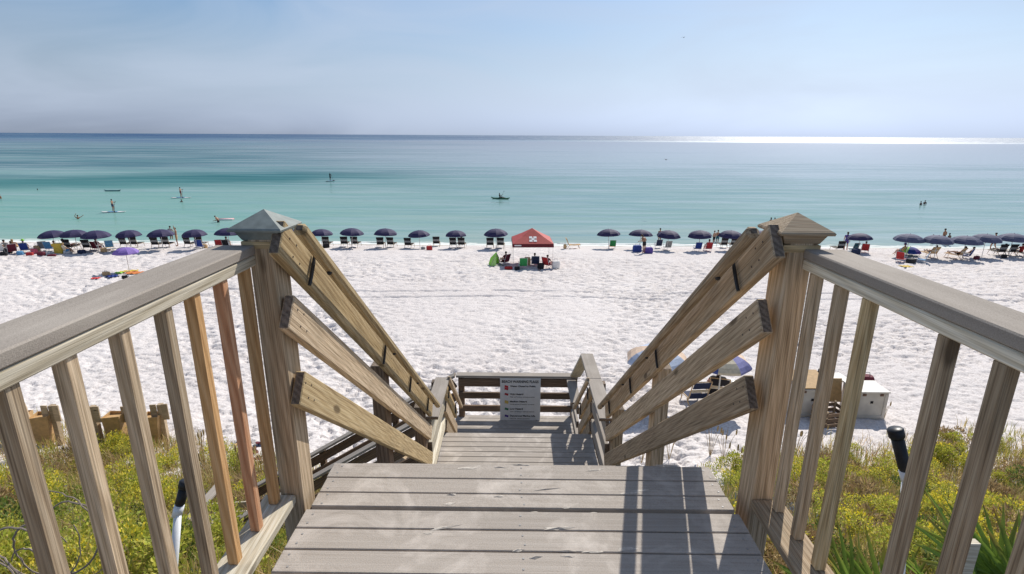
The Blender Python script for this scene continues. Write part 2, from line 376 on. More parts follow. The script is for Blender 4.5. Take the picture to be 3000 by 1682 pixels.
    # calm near the shore, wind-roughened far out
    far = mathn(n, l, 'MULTIPLY', mathn(n, l, 'SUBTRACT', mathn(n, l, 'ADD', lg, warped((1.2, 6, 1), .25, 14.2)), 2.98), 7.0, True)
    def waves(sc, s):
        q = N(n, 'ShaderNodeMapping'); q.inputs['Scale'].default_value = sc; l.new(ge.outputs['Position'], q.inputs[0])
        z = N(n, 'ShaderNodeTexNoise'); z.inputs['Scale'].default_value = s; z.inputs['Detail'].default_value = 4; l.new(q.outputs[0], z.inputs['Vector']); return z.outputs[0]
    h = mathn(n, l, 'ADD', mathn(n, l, 'MULTIPLY', waves((.25, 1, 1), .16), 1.6), mathn(n, l, 'MULTIPLY', waves((.5, 1, 1), 1.1), .22))
    bp = N(n, 'ShaderNodeBump'); bp.inputs['Distance'].default_value = .35
    l.new(mathn(n, l, 'MULTIPLY', .55, mathn(n, l, 'SUBTRACT', 1.0, mathn(n, l, 'MULTIPLY', mathn(n, l, 'SUBTRACT', lg, 1.9), 1.15, True))), bp.inputs['Strength'])
    l.new(h, bp.inputs['Height'])
    df = N(n, 'ShaderNodeBsdfDiffuse'); l.new(c, df.inputs[0]); l.new(bp.outputs[0], df.inputs['Normal'])
    gl = N(n, 'ShaderNodeBsdfGlossy'); l.new(bp.outputs[0], gl.inputs['Normal'])
    l.new(mathn(n, l, 'ADD', .10, mathn(n, l, 'MULTIPLY', far, .27)), gl.inputs['Roughness'])
    fr = N(n, 'ShaderNodeFresnel'); fr.inputs[0].default_value = 1.33; l.new(bp.outputs[0], fr.inputs['Normal'])
    # glassy slicks mirror the sky, ruffled water shows its own colour
    slick = mathn(n, l, 'MULTIPLY', mathn(n, l, 'ADD', mathn(n, l, 'MULTIPLY', warped((.9, 11, 1), 2.6, 21.3), mathn(n, l, 'SUBTRACT', .62, mathn(n, l, 'MULTIPLY', lf, .42))), mathn(n, l, 'SUBTRACT', .52, mathn(n, l, 'MULTIPLY', lf, .34))), 1.0, True)
    mid = mathn(n, l, 'MULTIPLY', mathn(n, l, 'MULTIPLY', mathn(n, l, 'SUBTRACT', lg, 2.12), 3.2, True), mathn(n, l, 'SUBTRACT', 1.0, mathn(n, l, 'MULTIPLY', lf, 1.1), True))
    slick = mathn(n, l, 'ADD', mathn(n, l, 'ADD', mathn(n, l, 'ADD', slick, mathn(n, l, 'MULTIPLY', stk, 1.1)), mathn(n, l, 'MULTIPLY', mid, .60)), mathn(n, l, 'MULTIPLY', mathn(n, l, 'ADD', u, .25, True), .16), True)
    k = mathn(n, l, 'MULTIPLY', mathn(n, l, 'ADD', .20, mathn(n, l, 'MULTIPLY', slick, .80)), mathn(n, l, 'SUBTRACT', 1.0, mathn(n, l, 'MULTIPLY', tf, .6)))
    k = mathn(n, l, 'MULTIPLY', k, mathn(n, l, 'SUBTRACT', 1.0, mathn(n, l, 'MULTIPLY', far, .70)))
    spark = mathn(n, l, 'ADD', .55, mathn(n, l, 'MULTIPLY', mathn(n, l, 'ADD', warped((70, 320, 1), 4.0, 33.0), .3, True), .9))
    k = mathn(n, l, 'MULTIPLY', k, mathn(n, l, 'ADD', mathn(n, l, 'MULTIPLY', far, spark), mathn(n, l, 'SUBTRACT', 1.0, far)))
    k = mathn(n, l, 'MULTIPLY', k, mathn(n, l, 'SUBTRACT', 1.0, ff))
    mx = N(n, 'ShaderNodeMixShader'); l.new(mathn(n, l, 'MULTIPLY', fr.outputs[0], k), mx.inputs[0])
    l.new(df.outputs[0], mx.inputs[1]); l.new(gl.outputs[0], mx.inputs[2]); l.new(mx.outputs[0], n['Material Output'].inputs[0])
    return m

def leaf_mat(name, rough=.55, trans=.42):
    m, n, l, b = nt(name)
    at = N(n, 'ShaderNodeAttribute', attribute_name='Col'); l.new(at.outputs['Color'], b.inputs['Base Color'])
    b.inputs['Roughness'].default_value = rough; b.inputs['Specular IOR Level'].default_value = .3
    tr = N(n, 'ShaderNodeBsdfTranslucent'); l.new(at.outputs['Color'], tr.inputs[0])
    mx = N(n, 'ShaderNodeMixShader'); mx.inputs[0].default_value = trans
    l.new(b.outputs[0], mx.inputs[1]); l.new(tr.outputs[0], mx.inputs[2]); l.new(mx.outputs[0], n['Material Output'].inputs[0])
    return m
LEAF = leaf_mat('leaf')

# ------------------------------------------------------------------ ground sheet
def make_sand():
    d = np.concatenate([np.linspace(-40, 5, 46)[:-1], np.linspace(5, 9, 60)[:-1],
                        9 * np.exp(np.linspace(0, math.log(54/9.0), 470))[:-1], np.linspace(54, 62, 24)[:-1], np.array([62, 75, 100, 160, 300.])])
    u = np.concatenate([np.linspace(-6, -1.45, 20)[:-1], np.linspace(-1.45, 1.45, 640), np.linspace(1.45, 6, 20)[1:]])
    D, U = np.meshgrid(d, u, indexing='ij')
    X = U * np.maximum(np.abs(D) * .92 + 3.0, 6); Y = D
    Z = zt_full(X, Y) + sand_relief(X, Y)
    v = np.stack([X, Y, Z], -1).reshape(-1, 3); nu = len(u)
    i = np.arange(len(d)-1)[:, None] * nu + np.arange(nu-1)[None, :]
    f = np.stack([i, i+1, i+nu+1, i+nu], -1).reshape(-1, 4)
    o = link('beach_sand', np_mesh('beach_sand', v, f), sand_mat(), None, True)
    tag(o, 'white quartz sand beach pitted with footprints, rising into the dune', kind='structure')
make_sand()
def make_sea():
    ys = [51, 53, 56, 60, 70, 90, 130, 200, 400, 900, 2500, 8000, 40000]
    v = []; f = []
    for y in ys:
        for x in (-1, -.5, 0, .5, 1): v.append((x * (y * 3 + 150), y, SEA_Z))
    for i in range(len(ys)-1):
        for k in range(4): a = i*5+k; f.append((a, a+1, a+6, a+5))
    o = link('sea', py_mesh('sea', v, f), sea_mat(), None)
    tag(o, 'calm turquoise sea turning navy at the horizon', kind='structure')
make_sea()
def make_surf():
    V = []; F = []
    for base, wmax, th, sd in ((53.15, .42, .30, 1), (54.4, .16, .58, 2)):
        xs = np.arange(-75, 75, .35); c = base + 1.1*(vn(xs*.05+sd*9, xs*0+sd) - .5) + .5*(vn(xs*.22+sd, xs*0+5) - .5)
        w = wmax * np.clip((vn(xs*.12+sd*17, xs*0+3) - th) / .2, 0, 1) * (.5 + vn(xs*1.3, xs*0+sd))
        for i in range(len(xs)-1):
            if w[i] < .03 and w[i+1] < .03: continue
            b = len(V); h = .04 + .02*sd
            V += [(xs[i], c[i]-w[i], SEA_Z+.012), (xs[i+1], c[i+1]-w[i+1], SEA_Z+.012), (xs[i+1], c[i+1], SEA_Z+h), (xs[i], c[i], SEA_Z+h), (xs[i+1], c[i+1]+w[i+1]*.6, SEA_Z+.01), (xs[i], c[i]+w[i]*.6, SEA_Z+.01)]
            F += [(b, b+1, b+2, b+3), (b+3, b+2, b+4, b+5)]
    o = link('surf_foam', py_mesh('surf_foam', V, F), M('foam', (.80, .81, .79), .8, .06, 3), None, True)
    tag(o, 'thin broken lines of white surf lapping the shore', 'surf', kind='stuff')
make_surf()

# ------------------------------------------------------------------ boards
def board_mesh(L, w, t, bev=.004, end=True):
    bm = bmesh.new(); bmesh.ops.create_cube(bm, size=1)
    for q in bm.verts: q.co = Vector((q.co.x * L, q.co.y * w, q.co.z * t))
    bmesh.ops.bevel(bm, geom=list(bm.edges), offset=bev, segments=1, affect='EDGES', profile=.5)
    for fc in bm.faces:
        if end and abs(fc.normal.x) > .9: fc.material_index = 1
    me = bpy.data.meshes.new('board'); bm.to_mesh(me); bm.free(); return me
_B = {}
def board(name, p0, p1, w, t, mat, parent, wdir=(0, 0, 1), bev=.004, endmat=None):
    """box from p0 to p1; w is measured along wdir, t across"""
    p0 = Vector(p0); p1 = Vector(p1); d = p1 - p0; L = d.length; ex = d.normalized()
    wd_ = Vector(wdir); ey = (wd_ - ex * wd_.dot(ex)).normalized(); ez = ex.cross(ey)
    key = (round(L, 4), round(w, 4), round(t, 4), mat.name)
    if key not in _B:
        me = board_mesh(L, w, t, bev); me.materials.append(mat); me.materials.append(endmat or W_END); _B[key] = me
    o = bpy.data.objects.new(name, _B[key]); col.objects.link(o)
    m = Matrix((ex, ey, ez)).transposed().to_4x4(); m.translation = (p0 + p1) / 2
    o.parent = parent; o.matrix_basis = m
    if parent is not None: o.matrix_parent_inverse = parent.matrix_basis.inverted()
    return o
def jit(a): return rng.uniform(-a, a)

# --- boardwalk deck
DE = .835
bw = empty('boardwalk', (0, 0, 0), label='grey sand-dusted boardwalk deck at the head of the beach stairs', cat='boardwalk')
edges = [(2.07, 1.969, -.010), (1.965, 1.871, -.010), (1.867, 1.785, -.010)]
y = 1.752
while y > -2.6: edges.append((y, y - .100, 0)); y -= .1055
for a, b_, z in edges:
    board('deck_plank', (-DE + jit(.006), (a+b_)/2, -.014 + z), (DE + jit(.006), (a+b_)/2, -.014 + z), a - b_, .028, W_DECK, bw, (0, 1, 0), .003)
SCREW = [((x + jit(.01)), (a+b_)/2 + dy + jit(.004), z + .0003) for a, b_, z in edges[:22] for x in (-.80, 0.0, .80) for dy in (-.024, .024)]
for x in (-.80, 0, .80):
    board('joist', (x, -2.6, -.125), (x, 2.04, -.125), .17, .04, W_DARK, bw)
for x in (-.72, .72):
    for yy in (-1.8, .6):
        board('support_post', (x, yy, zs(x, yy) - .4), (x, yy, -.20), .12, .12, W_DARK, bw, (1, 0, 0))

# --- deck railings
PD = 1.80                        # near face of the newel posts
def deck_railing(s, label):
    g = empty('deck_railing', (s*.98, .5, 0), label=label, cat='railing', group='railings along the boardwalk deck')
    bpy.context.view_layer.update()
    y0, y1 = -2.4, PD
    PX = s*.915 if s < 0 else .942
    po = board('newel_post', (PX, PD+.06, zs(s*.9, 1.9) - .3), (PX, PD+.06, 1.06), .087, .12, W_GREY, g, (1, 0, 0), .006)
    # pyramid cap with stepped moulding
    mb = MB()
    c = (PX, PD+.06)
    def ring(h, z): return [(c[0]-h, c[1]-h, z), (c[0]+h, c[1]-h, z), (c[0]+h, c[1]+h, z), (c[0]-h, c[1]+h, z)]
    prof = [(.054, 1.045), (.060, 1.05), (.074, 1.078), (.090, 1.081), (.092, 1.088), (.088, 1.093)]
    v = sum([ring(h, z) for h, z in prof], []) + [(c[0], c[1], 1.148)]
    f = [(3, 2, 1, 0)]
    for i in range(len(prof)-1):
        for k in range(4): f.append((i*4+k, i*4+(k+1)%4, i*4+4+(k+1)%4, i*4+4+k))
    t = (len(prof)-1)*4
    for k in range(4): f.append((t+k, t+(k+1)%4, t+4))
    mb.add(v, f); cp = mb.build('post_cap', W_GREY if s > 0 else M('sky_sheen_grey', (.19, .215, .20), .55, .2, 30), g)  # left cap's green-grey puts the sky's reflection into its colour
    cp.parent = po; cp.matrix_parent_inverse = po.matrix_basis.inverted()
    mo = MB()
    for h, z0, z1 in ((.063, 1.02, 1.044),):
        mo.box(c[0]-h, c[0]+h, c[1]-h, c[1]+h, z0, z1)
    q = mo.build('cap_moulding', W_TAN, po); q.matrix_parent_inverse = po.matrix_basis.inverted()
    xi = .932 if s < 0 else .950
    board('cap_board', (s*(xi+.066), y0, 1.0155), (s*(xi+.066), y1-.003, 1.0155), .134, .033, W_CAP, g, (1, 0, 0), .004)
    board('top_rail', (s*(xi+.045), y0, .979), (s*(xi+.045), y1-.004, .979), .088, .036, W_PALE, g, (1, 0, 0), .004)
    board('bottom_rail', (s*.955, y0, .014), (s*.955, y1-.004, .014), .12, .036, W_PALE if s < 0 else W_GREY, g, (1, 0, 0), .004)
    if s < 0: ys = [(1.752, W_ORANGE), (1.60, W_RED), (1.45, W_ORANGE), (1.32, W_GREY), (1.16, W_GREY), (1.004, W_GREY), (.871, W_GREY)]
    else: ys = [(1.735, W_GREY), (1.592, W_GREY), (1.452, W_TAN), (1.166, W_GREY), (1.015, W_GREY), (.87, W_GREY)]
    yy = ys[-1][0] - .13
    while yy > -2.3: ys.append((yy, W_GREY)); yy -= .13
    for yy, m in ys:
        bo = board('baluster', (s*.957 if s < 0 else .972, yy + jit(.004), .0335), (s*.957 if s < 0 else .972, yy, .960), .033, .033, m, g, (1, 0, 0), .002)
        if m is W_ORANGE: bo['label'] = 'new orange-brown baluster'
        if m is W_RED: bo['label'] = 'reddish cedar baluster'
        if m is W_TAN: bo['label'] = 'yellowish newer baluster'
    return g
deck_railing(-1, 'left deck railing with orange new balusters and green-grey pyramid post cap')
deck_railing(1, 'right deck railing with weathered balusters and tan pyramid post cap')

# --- upper flight
PZ1 = -1.95; NR = 10
RISE = -PZ1 / NR; RUN = .268
us = empty('upper_stair', (0, 3.2, 0), label='upper flight of wooden steps dropping from the deck edge', cat='stairs')
bpy.context.view_layer.update()
for k in range(1, NR):
    yy = 2.07 + (k-1)*RUN
    for j in range(3):
        board('tread_plank', (-.80, yy + .045 + j*.093, -k*RISE - .014), (.80, yy + .045 + j*.093, -k*RISE - .014), .089, .028, W_DECK, us, (0, 1, 0), .003)
P1Y = 2.07 + (NR-1)*RUN          # platform front edge ~4.48
for x in (-.74, .74):
    board('stringer', (x, 2.10, -.30), (x, P1Y + .05, PZ1 - .22), .20, .04, W_DARK, us)
SL = (-1.155 - 1.0) / (4.61 - 1.85)
def strap(parent, p, q, s):
    """black metal strap from the rail board up to the handrail"""
    mb = MB(); p = Vector(p); q = Vector(q); e = Vector((0, .615, .79)); o_ = Vector((-s*.004, 0, 0))
    mb.tube([p - e*.062 + o_, p - e*.03 + o_*1.5, p + e*.03 + o_*1.5, p + e*.075 + o_, q + e*.01], .0075, 6)
    mb.ell(q, (.012, .012, .012), 6, 4)
    o = mb.build('bracket', M('black_metal', (.02, .02, .022), .5, .1), parent); o.matrix_parent_inverse = parent.matrix_basis.inverted(); return o
def stair_railing(s, label):
    g = empty('stair_railing', (s*.85, 3.2, -.5), label=label, cat='railing', group='railings of the upper stair flight')
    bpy.context.view_layer.update()
    xb = .845
    mats = (W_TAN, W_GREY, W_TAN) if s < 0 else (W_GREY, W_GREY, W_GREY)
    for zc, ye, m, off in ((1.01, 4.60, mats[0], -.01), (.747, 4.52, mats[1], 0), (.456, 4.50, mats[2], .02)):
        ya = 1.79 + off
        board('rail_board', (s*xb, ya, zc + SL*(ya-1.85)), (s*xb, ye, zc + SL*(ye-1.85)), .128, .038, m, g)
    hx = .772
    HZ = 1.085
    board('handrail', (s*hx, 1.80, HZ + .008), (s*hx, 4.60, HZ + .008 + SL*(4.60-1.80)), .044, .046, W_GREY if s > 0 else W_TAN, g, bev=.012)
    for yy in (1.98, 2.95, 3.62, 4.30) if s < 0 else (2.0, 2.98, 3.6, 4.35):
        zb = 1.0 + SL*(yy-1.85)
        strap(g, (s*(xb-.026), yy, zb), (s*hx, yy+.065, HZ + SL*(yy+.065-1.80) - .02), s)
    nl = []
    for zc in (1.01, .747, .456):
        for y0_ in (1.87, 3.18, 4.42):
            for dy, dz in ((-.03, .03), (.02, .035), (-.02, -.03), (.03, -.028)):
                nl.append((s*(xb-.019), y0_ + dy, zc + SL*(y0_ + dy - 1.85) + dz))
    nails(g, nl, (-s, 0, 0), .004)
    for yy in (3.18, 4.42):
        zt_ = 1.0 + SL*(yy-1.85) + .02
        board('post', (s*.915, yy, zs(s*.9, yy) - .3), (s*.915, yy, zt_), .088, .12, W_DARK if s < 0 else W_GREY, g, (1, 0, 0), .005)
def nails(parent, pts, nrm, r_=.0035, m=None):
    mb = MB(); nv = Vector(nrm).normalized(); a = nv.cross(Vector((.3, .5, .81))).normalized(); b_ = nv.cross(a)
    for p in pts:
        p = Vector(p); k = 6; v = [p + (a*math.cos(2*math.pi*i/k) + b_*math.sin(2*math.pi*i/k))*r_ + nv*.0012 for i in range(k)]
        w = [q - nv*.004 for q in v]; mb.add(v + w, [tuple(range(k))] + [(i, i+k, (i+1) % k + k, (i+1) % k) for i in range(k)])
    o = mb.build('nail_heads', m or M('rusty_nail', (.05, .035, .03), .6), parent); o.matrix_parent_inverse = parent.matrix_basis.inverted(); o['kind'] = 'stuff'; return o
stair_railing(-1, 'left railing of the upper flight, three tan boards and handrail')
stair_railing(1, 'right railing of the upper flight, three grey boards and handrail')

# --- platform between the flights
P2Y = 5.56
pf = empty('stair_platform', (0, 5.0, PZ1), label='small planked platform between upper and lower stair flights', cat='platform')
bpy.context.view_layer.update()
y = P1Y + .002
while y < P2Y - .06:
    board('deck_plank', (-.86 + jit(.005), y + .046, PZ1 - .014), (.86 + jit(.005), y + .046, PZ1 - .014), .090, .028, W_DECK, pf, (0, 1, 0), .003); y += .0965
for x in (-.8, .8):
    board('joist', (x, P1Y, PZ1 - .12), (x, P2Y, PZ1 - .12), .16, .04, W_DARK, pf)
    board('support_post', (x, P2Y - .2, zs(x, 5.4) - .4), (x, P2Y - .2, PZ1 - .2), .12, .12, W_DARK, pf, (1, 0, 0))
GH = .71
def guard(s, label, caps):
    g = empty('platform_guard', (s*.87, 5.0, PZ1), label=label, cat='railing')
    bpy.context.view_layer.update()
    for a, b_ in caps:
        board('cap_board', (s*.855, a, PZ1 + GH), (s*.855, b_, PZ1 + GH), .155, .034, W_CAP, g, (1, 0, 0), .004)
    for i, zz in enumerate((.60, .38, .13)):
        board('rail_board', (s*.865, 4.62, PZ1 + zz), (s*.865, P2Y - .02, PZ1 + zz), .135, .04, W_PALE if s < 0 else W_CAP, g)
    for yy in (4.60, 5.48):
        board('post', (s*.931, yy, zs(s*.9, yy) - .3), (s*.931, yy, PZ1 + GH - .02), .088, .088, W_DARK, g, (1, 0, 0), .004)
guard(-1, 'left guard rail of the platform with a short grey cap', [(4.62, 5.50)])
guard(1, 'right guard rail of the platform with a long two-piece cap', [(4.62, 5.50), (5.504, 6.20)])

# --- lower flight and landing
LZ = -2.80; L1Y = 6.50; L2Y = 7.43
ls = empty('lower_stair', (0, 6.0, LZ), label='short lower flight of steps from platform to sign landing', cat='stairs')
bpy.context.view_layer.update()
nr2 = 4; ru2 = (L1Y - P2Y) / (nr2 - 1)
for k in range(1, nr2):
    for j in range(3):
        yy = P2Y + (k-1)*ru2 + .045 + j*.104
        board('tread_plank', (-.80, yy, PZ1 + (LZ-PZ1)*k/nr2 - .014), (.80, yy, PZ1 + (LZ-PZ1)*k/nr2 - .014), .099, .028, W_DECK, ls, (0, 1, 0), .003)
nails(bw, SCREW, (0, 0, 1), .0042, M('screw_head', (.30, .29, .28), .5))
for x in (-.74, .74):
    board('stringer', (x, P2Y, PZ1 - .25), (x, L1Y + .03, LZ - .2), .18, .04, W_DARK, ls)
ld_ = empty('landing', (0, 7.0, LZ), label='planked landing below the beach warning sign', cat='landing')
bpy.context.view_layer.update()
y = L1Y + .002
while y < L2Y + .02:
    board('deck_plank', (-.95 + jit(.005), y + .046, LZ - .014), (.93 + jit(.005), y + .046, LZ - .014), .091, .028, W_DECK, ld_, (0, 1, 0), .003); y += .0965
for x in (-.85, .85):
    for yy in (6.6, 7.3):
        board('support_post', (x, yy, zs(x, yy) - .4), (x, yy, LZ - .03), .10, .10, W_DARK, ld_, (1, 0, 0))
RY = 7.40
sr = empty('landing_railing', (0, RY, LZ), label='dark three-board railing across the landing holding the sign', cat='railing')
bpy.context.view_layer.update()
board('cap_board', (-.93, RY, LZ + GH), (.90, RY, LZ + GH), .13, .034, W_CAP, sr, (0, 1, 0), .004)
for zz in (.60, .385, .165):
    board('rail_board', (-.90, RY - .02, LZ + zz), (.88, RY - .02, LZ + zz), .10 if zz < .5 else .13, .04, W_DARK, sr)
for x in (-.86, .86):
    board('post', (x, RY + .046, zs(x, RY) - .3), (x, RY + .046, LZ + GH - .02), .088, .088, W_DARK, sr, (1, 0, 0), .004)
def lower_railing(s, label):
    g = empty('lower_stair_railing', (s*.85, 6.2, LZ), label=label, cat='railing', group='railings of the lower stair flight')
    bpy.context.view_layer.update()
    sl = (LZ - PZ1) / (L1Y - P2Y)
    ya, yb = P2Y - .02, 6.50
    for zz, m in ((.60, W_TAN), (.36, W_GREY), (.12, W_GREY)):
        board('rail_board', (s*.845, ya, PZ1 + zz - .02), (s*.845, yb, PZ1 + zz - .02 + sl*(yb-ya)), .125, .04, m if s < 0 else W_GREY, g)
    board('handrail', (s*.775, ya - .1, PZ1 + .74 - sl*.1*0), (s*.775, yb + .1, PZ1 + .72 + sl*(yb-ya+.1)), .055, .04, W_GREY, g, bev=.01)
    for yy in (5.72, 6.3):
        zb = PZ1 + .58 + sl*(yy-ya); strap(g, (s*.823, yy, zb), (s*.775, yy, PZ1 + .70 + sl*(yy-ya)), s)
    for yy in (5.95, 6.52):
        board('post', (s*.912, yy, zs(s*.9, yy) - .3), (s*.912, yy, PZ1 + .66 + sl*(yy-ya)), .088, .088, W_DARK if s > 0 else W_GREY, g, (1, 0, 0), .004)
    if s > 0:
        board('sloped_cap', (.86, 6.21, PZ1 + GH), (.86, RY - .07, LZ + GH + .03), .15, .034, W_PALE, g, (1, 0, 0), .004)  # paler than the other caps: light bounced off sand put into its colour
        board('landing_cap', (.80, 6.60, LZ + GH - .036), (.80, RY - .07, LZ + GH - .036), .14, .03, W_CAP, g, (1, 0, 0), .004)
        for zz in (.56, .35, .13):
            board('landing_board', (.83, 6.60, LZ + zz), (.83, RY - .05, LZ + zz), .10, .036, W_CAP, g)
lower_railing(-1, 'left railing of the short lower flight beside the sign landing')
lower_railing(1, 'right railing of the short lower flight with a sloped cap')

# --- side flight running down to the left
sf = empty('side_stair', (-2.5, 7.0, -4), label='side flight of steps descending left from the sign landing', cat='stairs')
bpy.context.view_layer.update()
S3 = .61; X3 = -.95; X3E = -4.3
nst = 11
for k in range(1, nst):
    x = X3 - (k-.5) * (X3-X3E)/(nst-1); z = LZ - k*(X3-X3E)*S3/(nst-1) + .02
    board('tread_plank', (x, 6.48, z), (x, 7.36, z), .27, .03, W_GREY, sf, (1, 0, 0), .003)
for yy in (6.47, 7.37):
    board('stringer', (X3, yy, LZ - .16), (X3E, yy, LZ - .16 + (X3E-X3)*S3), .20, .036, W_DARK, sf)
def side_rail(yy, label):
    g = empty('side_stair_railing', (-2.5, yy, -3.5), label=label, cat='railing', group='railings of the side stair flight')
    bpy.context.view_layer.update()
    f = lambda x: LZ + (x - X3)*S3
    board('cap_board', (X3, yy, f(X3) + GH), (X3E, yy, f(X3E) + GH), .14, .034, W_CAP, g, (0, 1, 0), .004)
    for zz in (.58, .36, .14):
        board('rail_board', (X3, yy - .02, f(X3) + zz), (X3E, yy - .02, f(X3E) + zz), .13, .036, W_DARK, g)
    for x in (-1.9, -3.1, -4.26):
        board('post', (x, yy + .045, zs(x, yy) - .3), (x, yy + .045, f(x) + GH - .03), .088, .088, W_DARK, g, (1, 0, 0), .004)
side_rail(6.50, 'near railing of the side stair seen below the left boards')
side_rail(7.40, 'far railing of the side stair seen below the left boards')
fl = empty('foot_landing', (-4.8, 6.9, -4.9), label='pale wooden foot landing in the bushes below the left railing', cat='landing')
bpy.context.view_layer.update()
for j in range(5):
    board('deck_plank', (-5.35, 6.55 + j*.145, -4.88), (-4.35, 6.55 + j*.145, -4.88), .138, .035, W_CAP, fl, (0, 1, 0), .003)
board('sloped_cap', on_y(645, 1418, 7.2), on_y(548, 1530, 6.25), .14, .036, W_CAP, fl, (1, 0, 0), .004)
board('step_plank', on_y(545, 1528, 6.3), on_y(690, 1532, 6.3), .24, .045, W_CAP, fl, (0, 1, 0), .004)
board('step_plank', on_y(610, 1565, 6.1), on_y(660, 1567, 6.1), .20, .045, W_CAP, fl, (0, 1, 0), .004)
for p in (on_y(545, 1535, 6.3), on_y(645, 1430, 7.2)):
    board('support_post', (p.x, p.y, zs(p.x, p.y) - .3), (p.x, p.y, p.z - .02), .1, .1, W_GREY, fl, (1, 0, 0))
for zz in (-4.50, -4.68):
    board('rail_board', (-5.0, 7.42, zz), (-4.3, 7.42, zz + .06), .11, .036, W_PALE, fl)

# ------------------------------------------------------------------ warning sign
def text_mesh(s, size, bold=0.0, sx=1.0):
    c = bpy.data.curves.new('txt', 'FONT'); c.body = s; c.size = size; c.offset = bold; c.extrude = .0008; c.resolution_u = 2
    o = bpy.data.objects.new('txt', c); col.objects.link(o); bpy.context.view_layer.update()
    me = bpy.data.meshes.new_from_object(o.evaluated_get(bpy.context.evaluated_depsgraph_get()))
    bpy.data.objects.remove(o); return me
SGW, SGH = .61, .76
sg = empty('beach_sign', (.04, RY - .075, LZ + GH - .012), label='grey-white beach warning flags sign fixed to the landing railing', cat='sign')
sm = MB().box(-SGW/2, SGW/2, -.004, .004, -SGH, 0).build('panel', M('sign_white', (.68, .68, .67), .45, .05), sg)
BLK = M('sign_black', (.012, .012, .014), .5, .05)
def put_text(s, x, z, size, bold=.0, width=None, m=BLK, name='lettering'):
    me = text_mesh(s, size, bold); xs = [q.co.x for q in me.vertices]; w = max(xs) - min(xs)
    k = (width / w) if width else 1.0
    for q in me.vertices: q.co = Vector((x + (q.co.x - min(xs)) * k, -.0065 - q.co.z, z + q.co.y))
    me.materials.clear(); me.materials.append(m); o = bpy.data.objects.new(name, me); col.objects.link(o); o.parent = sg; return o
put_text('BEACH WARNING FLAGS', -.278, -.072, .058, .0012, .55)
def flagico(x, z, c, name, w=.055, h=.034):
    mb = MB(); pts = []
    for i in range(6):
        u = i/5; wv = .006*math.sin(u*6.2); pts.append((x + u*w, z + wv))
    v = [(a, -.0068, b_) for a, b_ in pts] + [(a, -.0068, b_ - h) for a, b_ in pts]
    mb.add(v, [(i+6, i+7, i+1, i) for i in range(5)]); return mb.build('flag_mark', M(name, c, .5, .05), sg)
rows = [(-.140, 'Water Closed to Public', .385, None), (-.272, 'High Hazard', .20, 'High surf and/or strong currents'),
        (-.395, 'Medium Hazard', .255, 'Moderate surf and/or currents'), (-.518, 'Low Hazard', .195, 'Calm conditions, exercise caution'),
        (-.636, 'Dangerous Marine Life', .385, None)]
for i, (z, t, w, sub) in enumerate(rows):
    put_text(t, -.155, z, .036, .0011, w)
    if sub: put_text(sub, -.155, z - .042, .022, 0, .37)
flagico(-.238, -.118, (.45, .02, .03), 'flag_red'); flagico(-.238, -.156, (.45, .02, .03), 'flag_red')
flagico(-.236, -.245, (.35, .02, .03), 'flag_dark_red'); flagico(-.236, -.368, (.62, .45, .12), 'flag_yellow', h=.05)
flagico(-.234, -.492, (.02, .16, .07), 'flag_green'); flagico(-.234, -.61, (.07, .03, .22), 'flag_purple')
for x, r_ in ((.17, .012), (.205, .014), (.25, .020)):
    mb = MB(); k = 12
    mb.add([(x + r_*math.cos(2*math.pi*i/k), -.0068, -.715 + r_*1.1*math.sin(2*math.pi*i/k)) for i in range(k)], [tuple(range(k))]).build('emblem', BLK, sg)
put_text('Marine pests present', -.155, -.678, .022, 0, .30)

# ------------------------------------------------------------------ dune plants
def blades(n_clump, per, xr, yr, hmin, hmax, palette, seed, wid=.006, lean=.5, dens=None, spread=.10):
    q = np.random.RandomState(seed); V = []; F = []; C = []
    cx = q.uniform(xr[0], xr[1], n_clump); cy = q.uniform(yr[0], yr[1], n_clump)
    if dens is not None:
        k = q.rand(n_clump) < dens(cx, cy); cx = cx[k]; cy = cy[k]
    nc = len(cx); n = nc * per
    bx = np.repeat(cx, per) + q.normal(0, spread, n); by = np.repeat(cy, per) + q.normal(0, spread, n)
    bz = zt_full(bx, by) - .02
    h = np.repeat(q.uniform(hmin, hmax, nc), per) * q.uniform(.55, 1.1, n)
    a = q.uniform(0, 2*np.pi, n); ln = lean * q.uniform(.2, 1.3, n) * h
    dx = np.cos(a) * ln; dy = np.sin(a) * ln
    w = wid * q.uniform(.6, 1.5, n); px = -np.sin(a) * w; py = np.cos(a) * w
    p0 = np.stack([bx-px, by-py, bz], -1); p1 = np.stack([bx+px, by+py, bz], -1)
    m = np.stack([bx+dx*.35, by+dy*.35, bz+h*.62], -1); o = np.stack([px, py, px*0], -1)*.8
    tip = np.stack([bx+dx, by+dy, bz+h*.97], -1)
    v = np.stack([p0, p1, m+o, m-o, tip], 1).reshape(-1, 3); i = np.arange(n)[:, None]*5
    f4 = np.concatenate([i, i+1, i+2, i+3], 1); f3 = np.concatenate([i+3, i+2, i+4, i+4], 1)
    pal = np.array(palette); ci = np.repeat(q.randint(0, len(pal), nc), per); alt = q.rand(n) < .3; ci[alt] = q.randint(0, len(pal), alt.sum())
    c = pal[ci] * q.uniform(.7, 1.25, (n, 1)); c = np.concatenate([c, np.ones((n, 1))], 1)
    tris = np.concatenate([np.concatenate([i, i+1, i+2], 1), np.concatenate([i, i+2, i+3], 1), np.concatenate([i+3, i+2, i+4], 1)])
    return v, tris, np.repeat(c, 5, 0)
def veg_d(x, y):
    e = veg_edge(x)
    d = np.clip((e - y + .8*vn(x*.8, y*.8)) / 1.6, 0, 1)
    d = d * np.clip(vn(x*.6+20, y*.6+3)*1.8, .15, 1)
    under = (np.abs(x) < 1.0) & (y < 7.4); return np.where(under, d*.25, d)
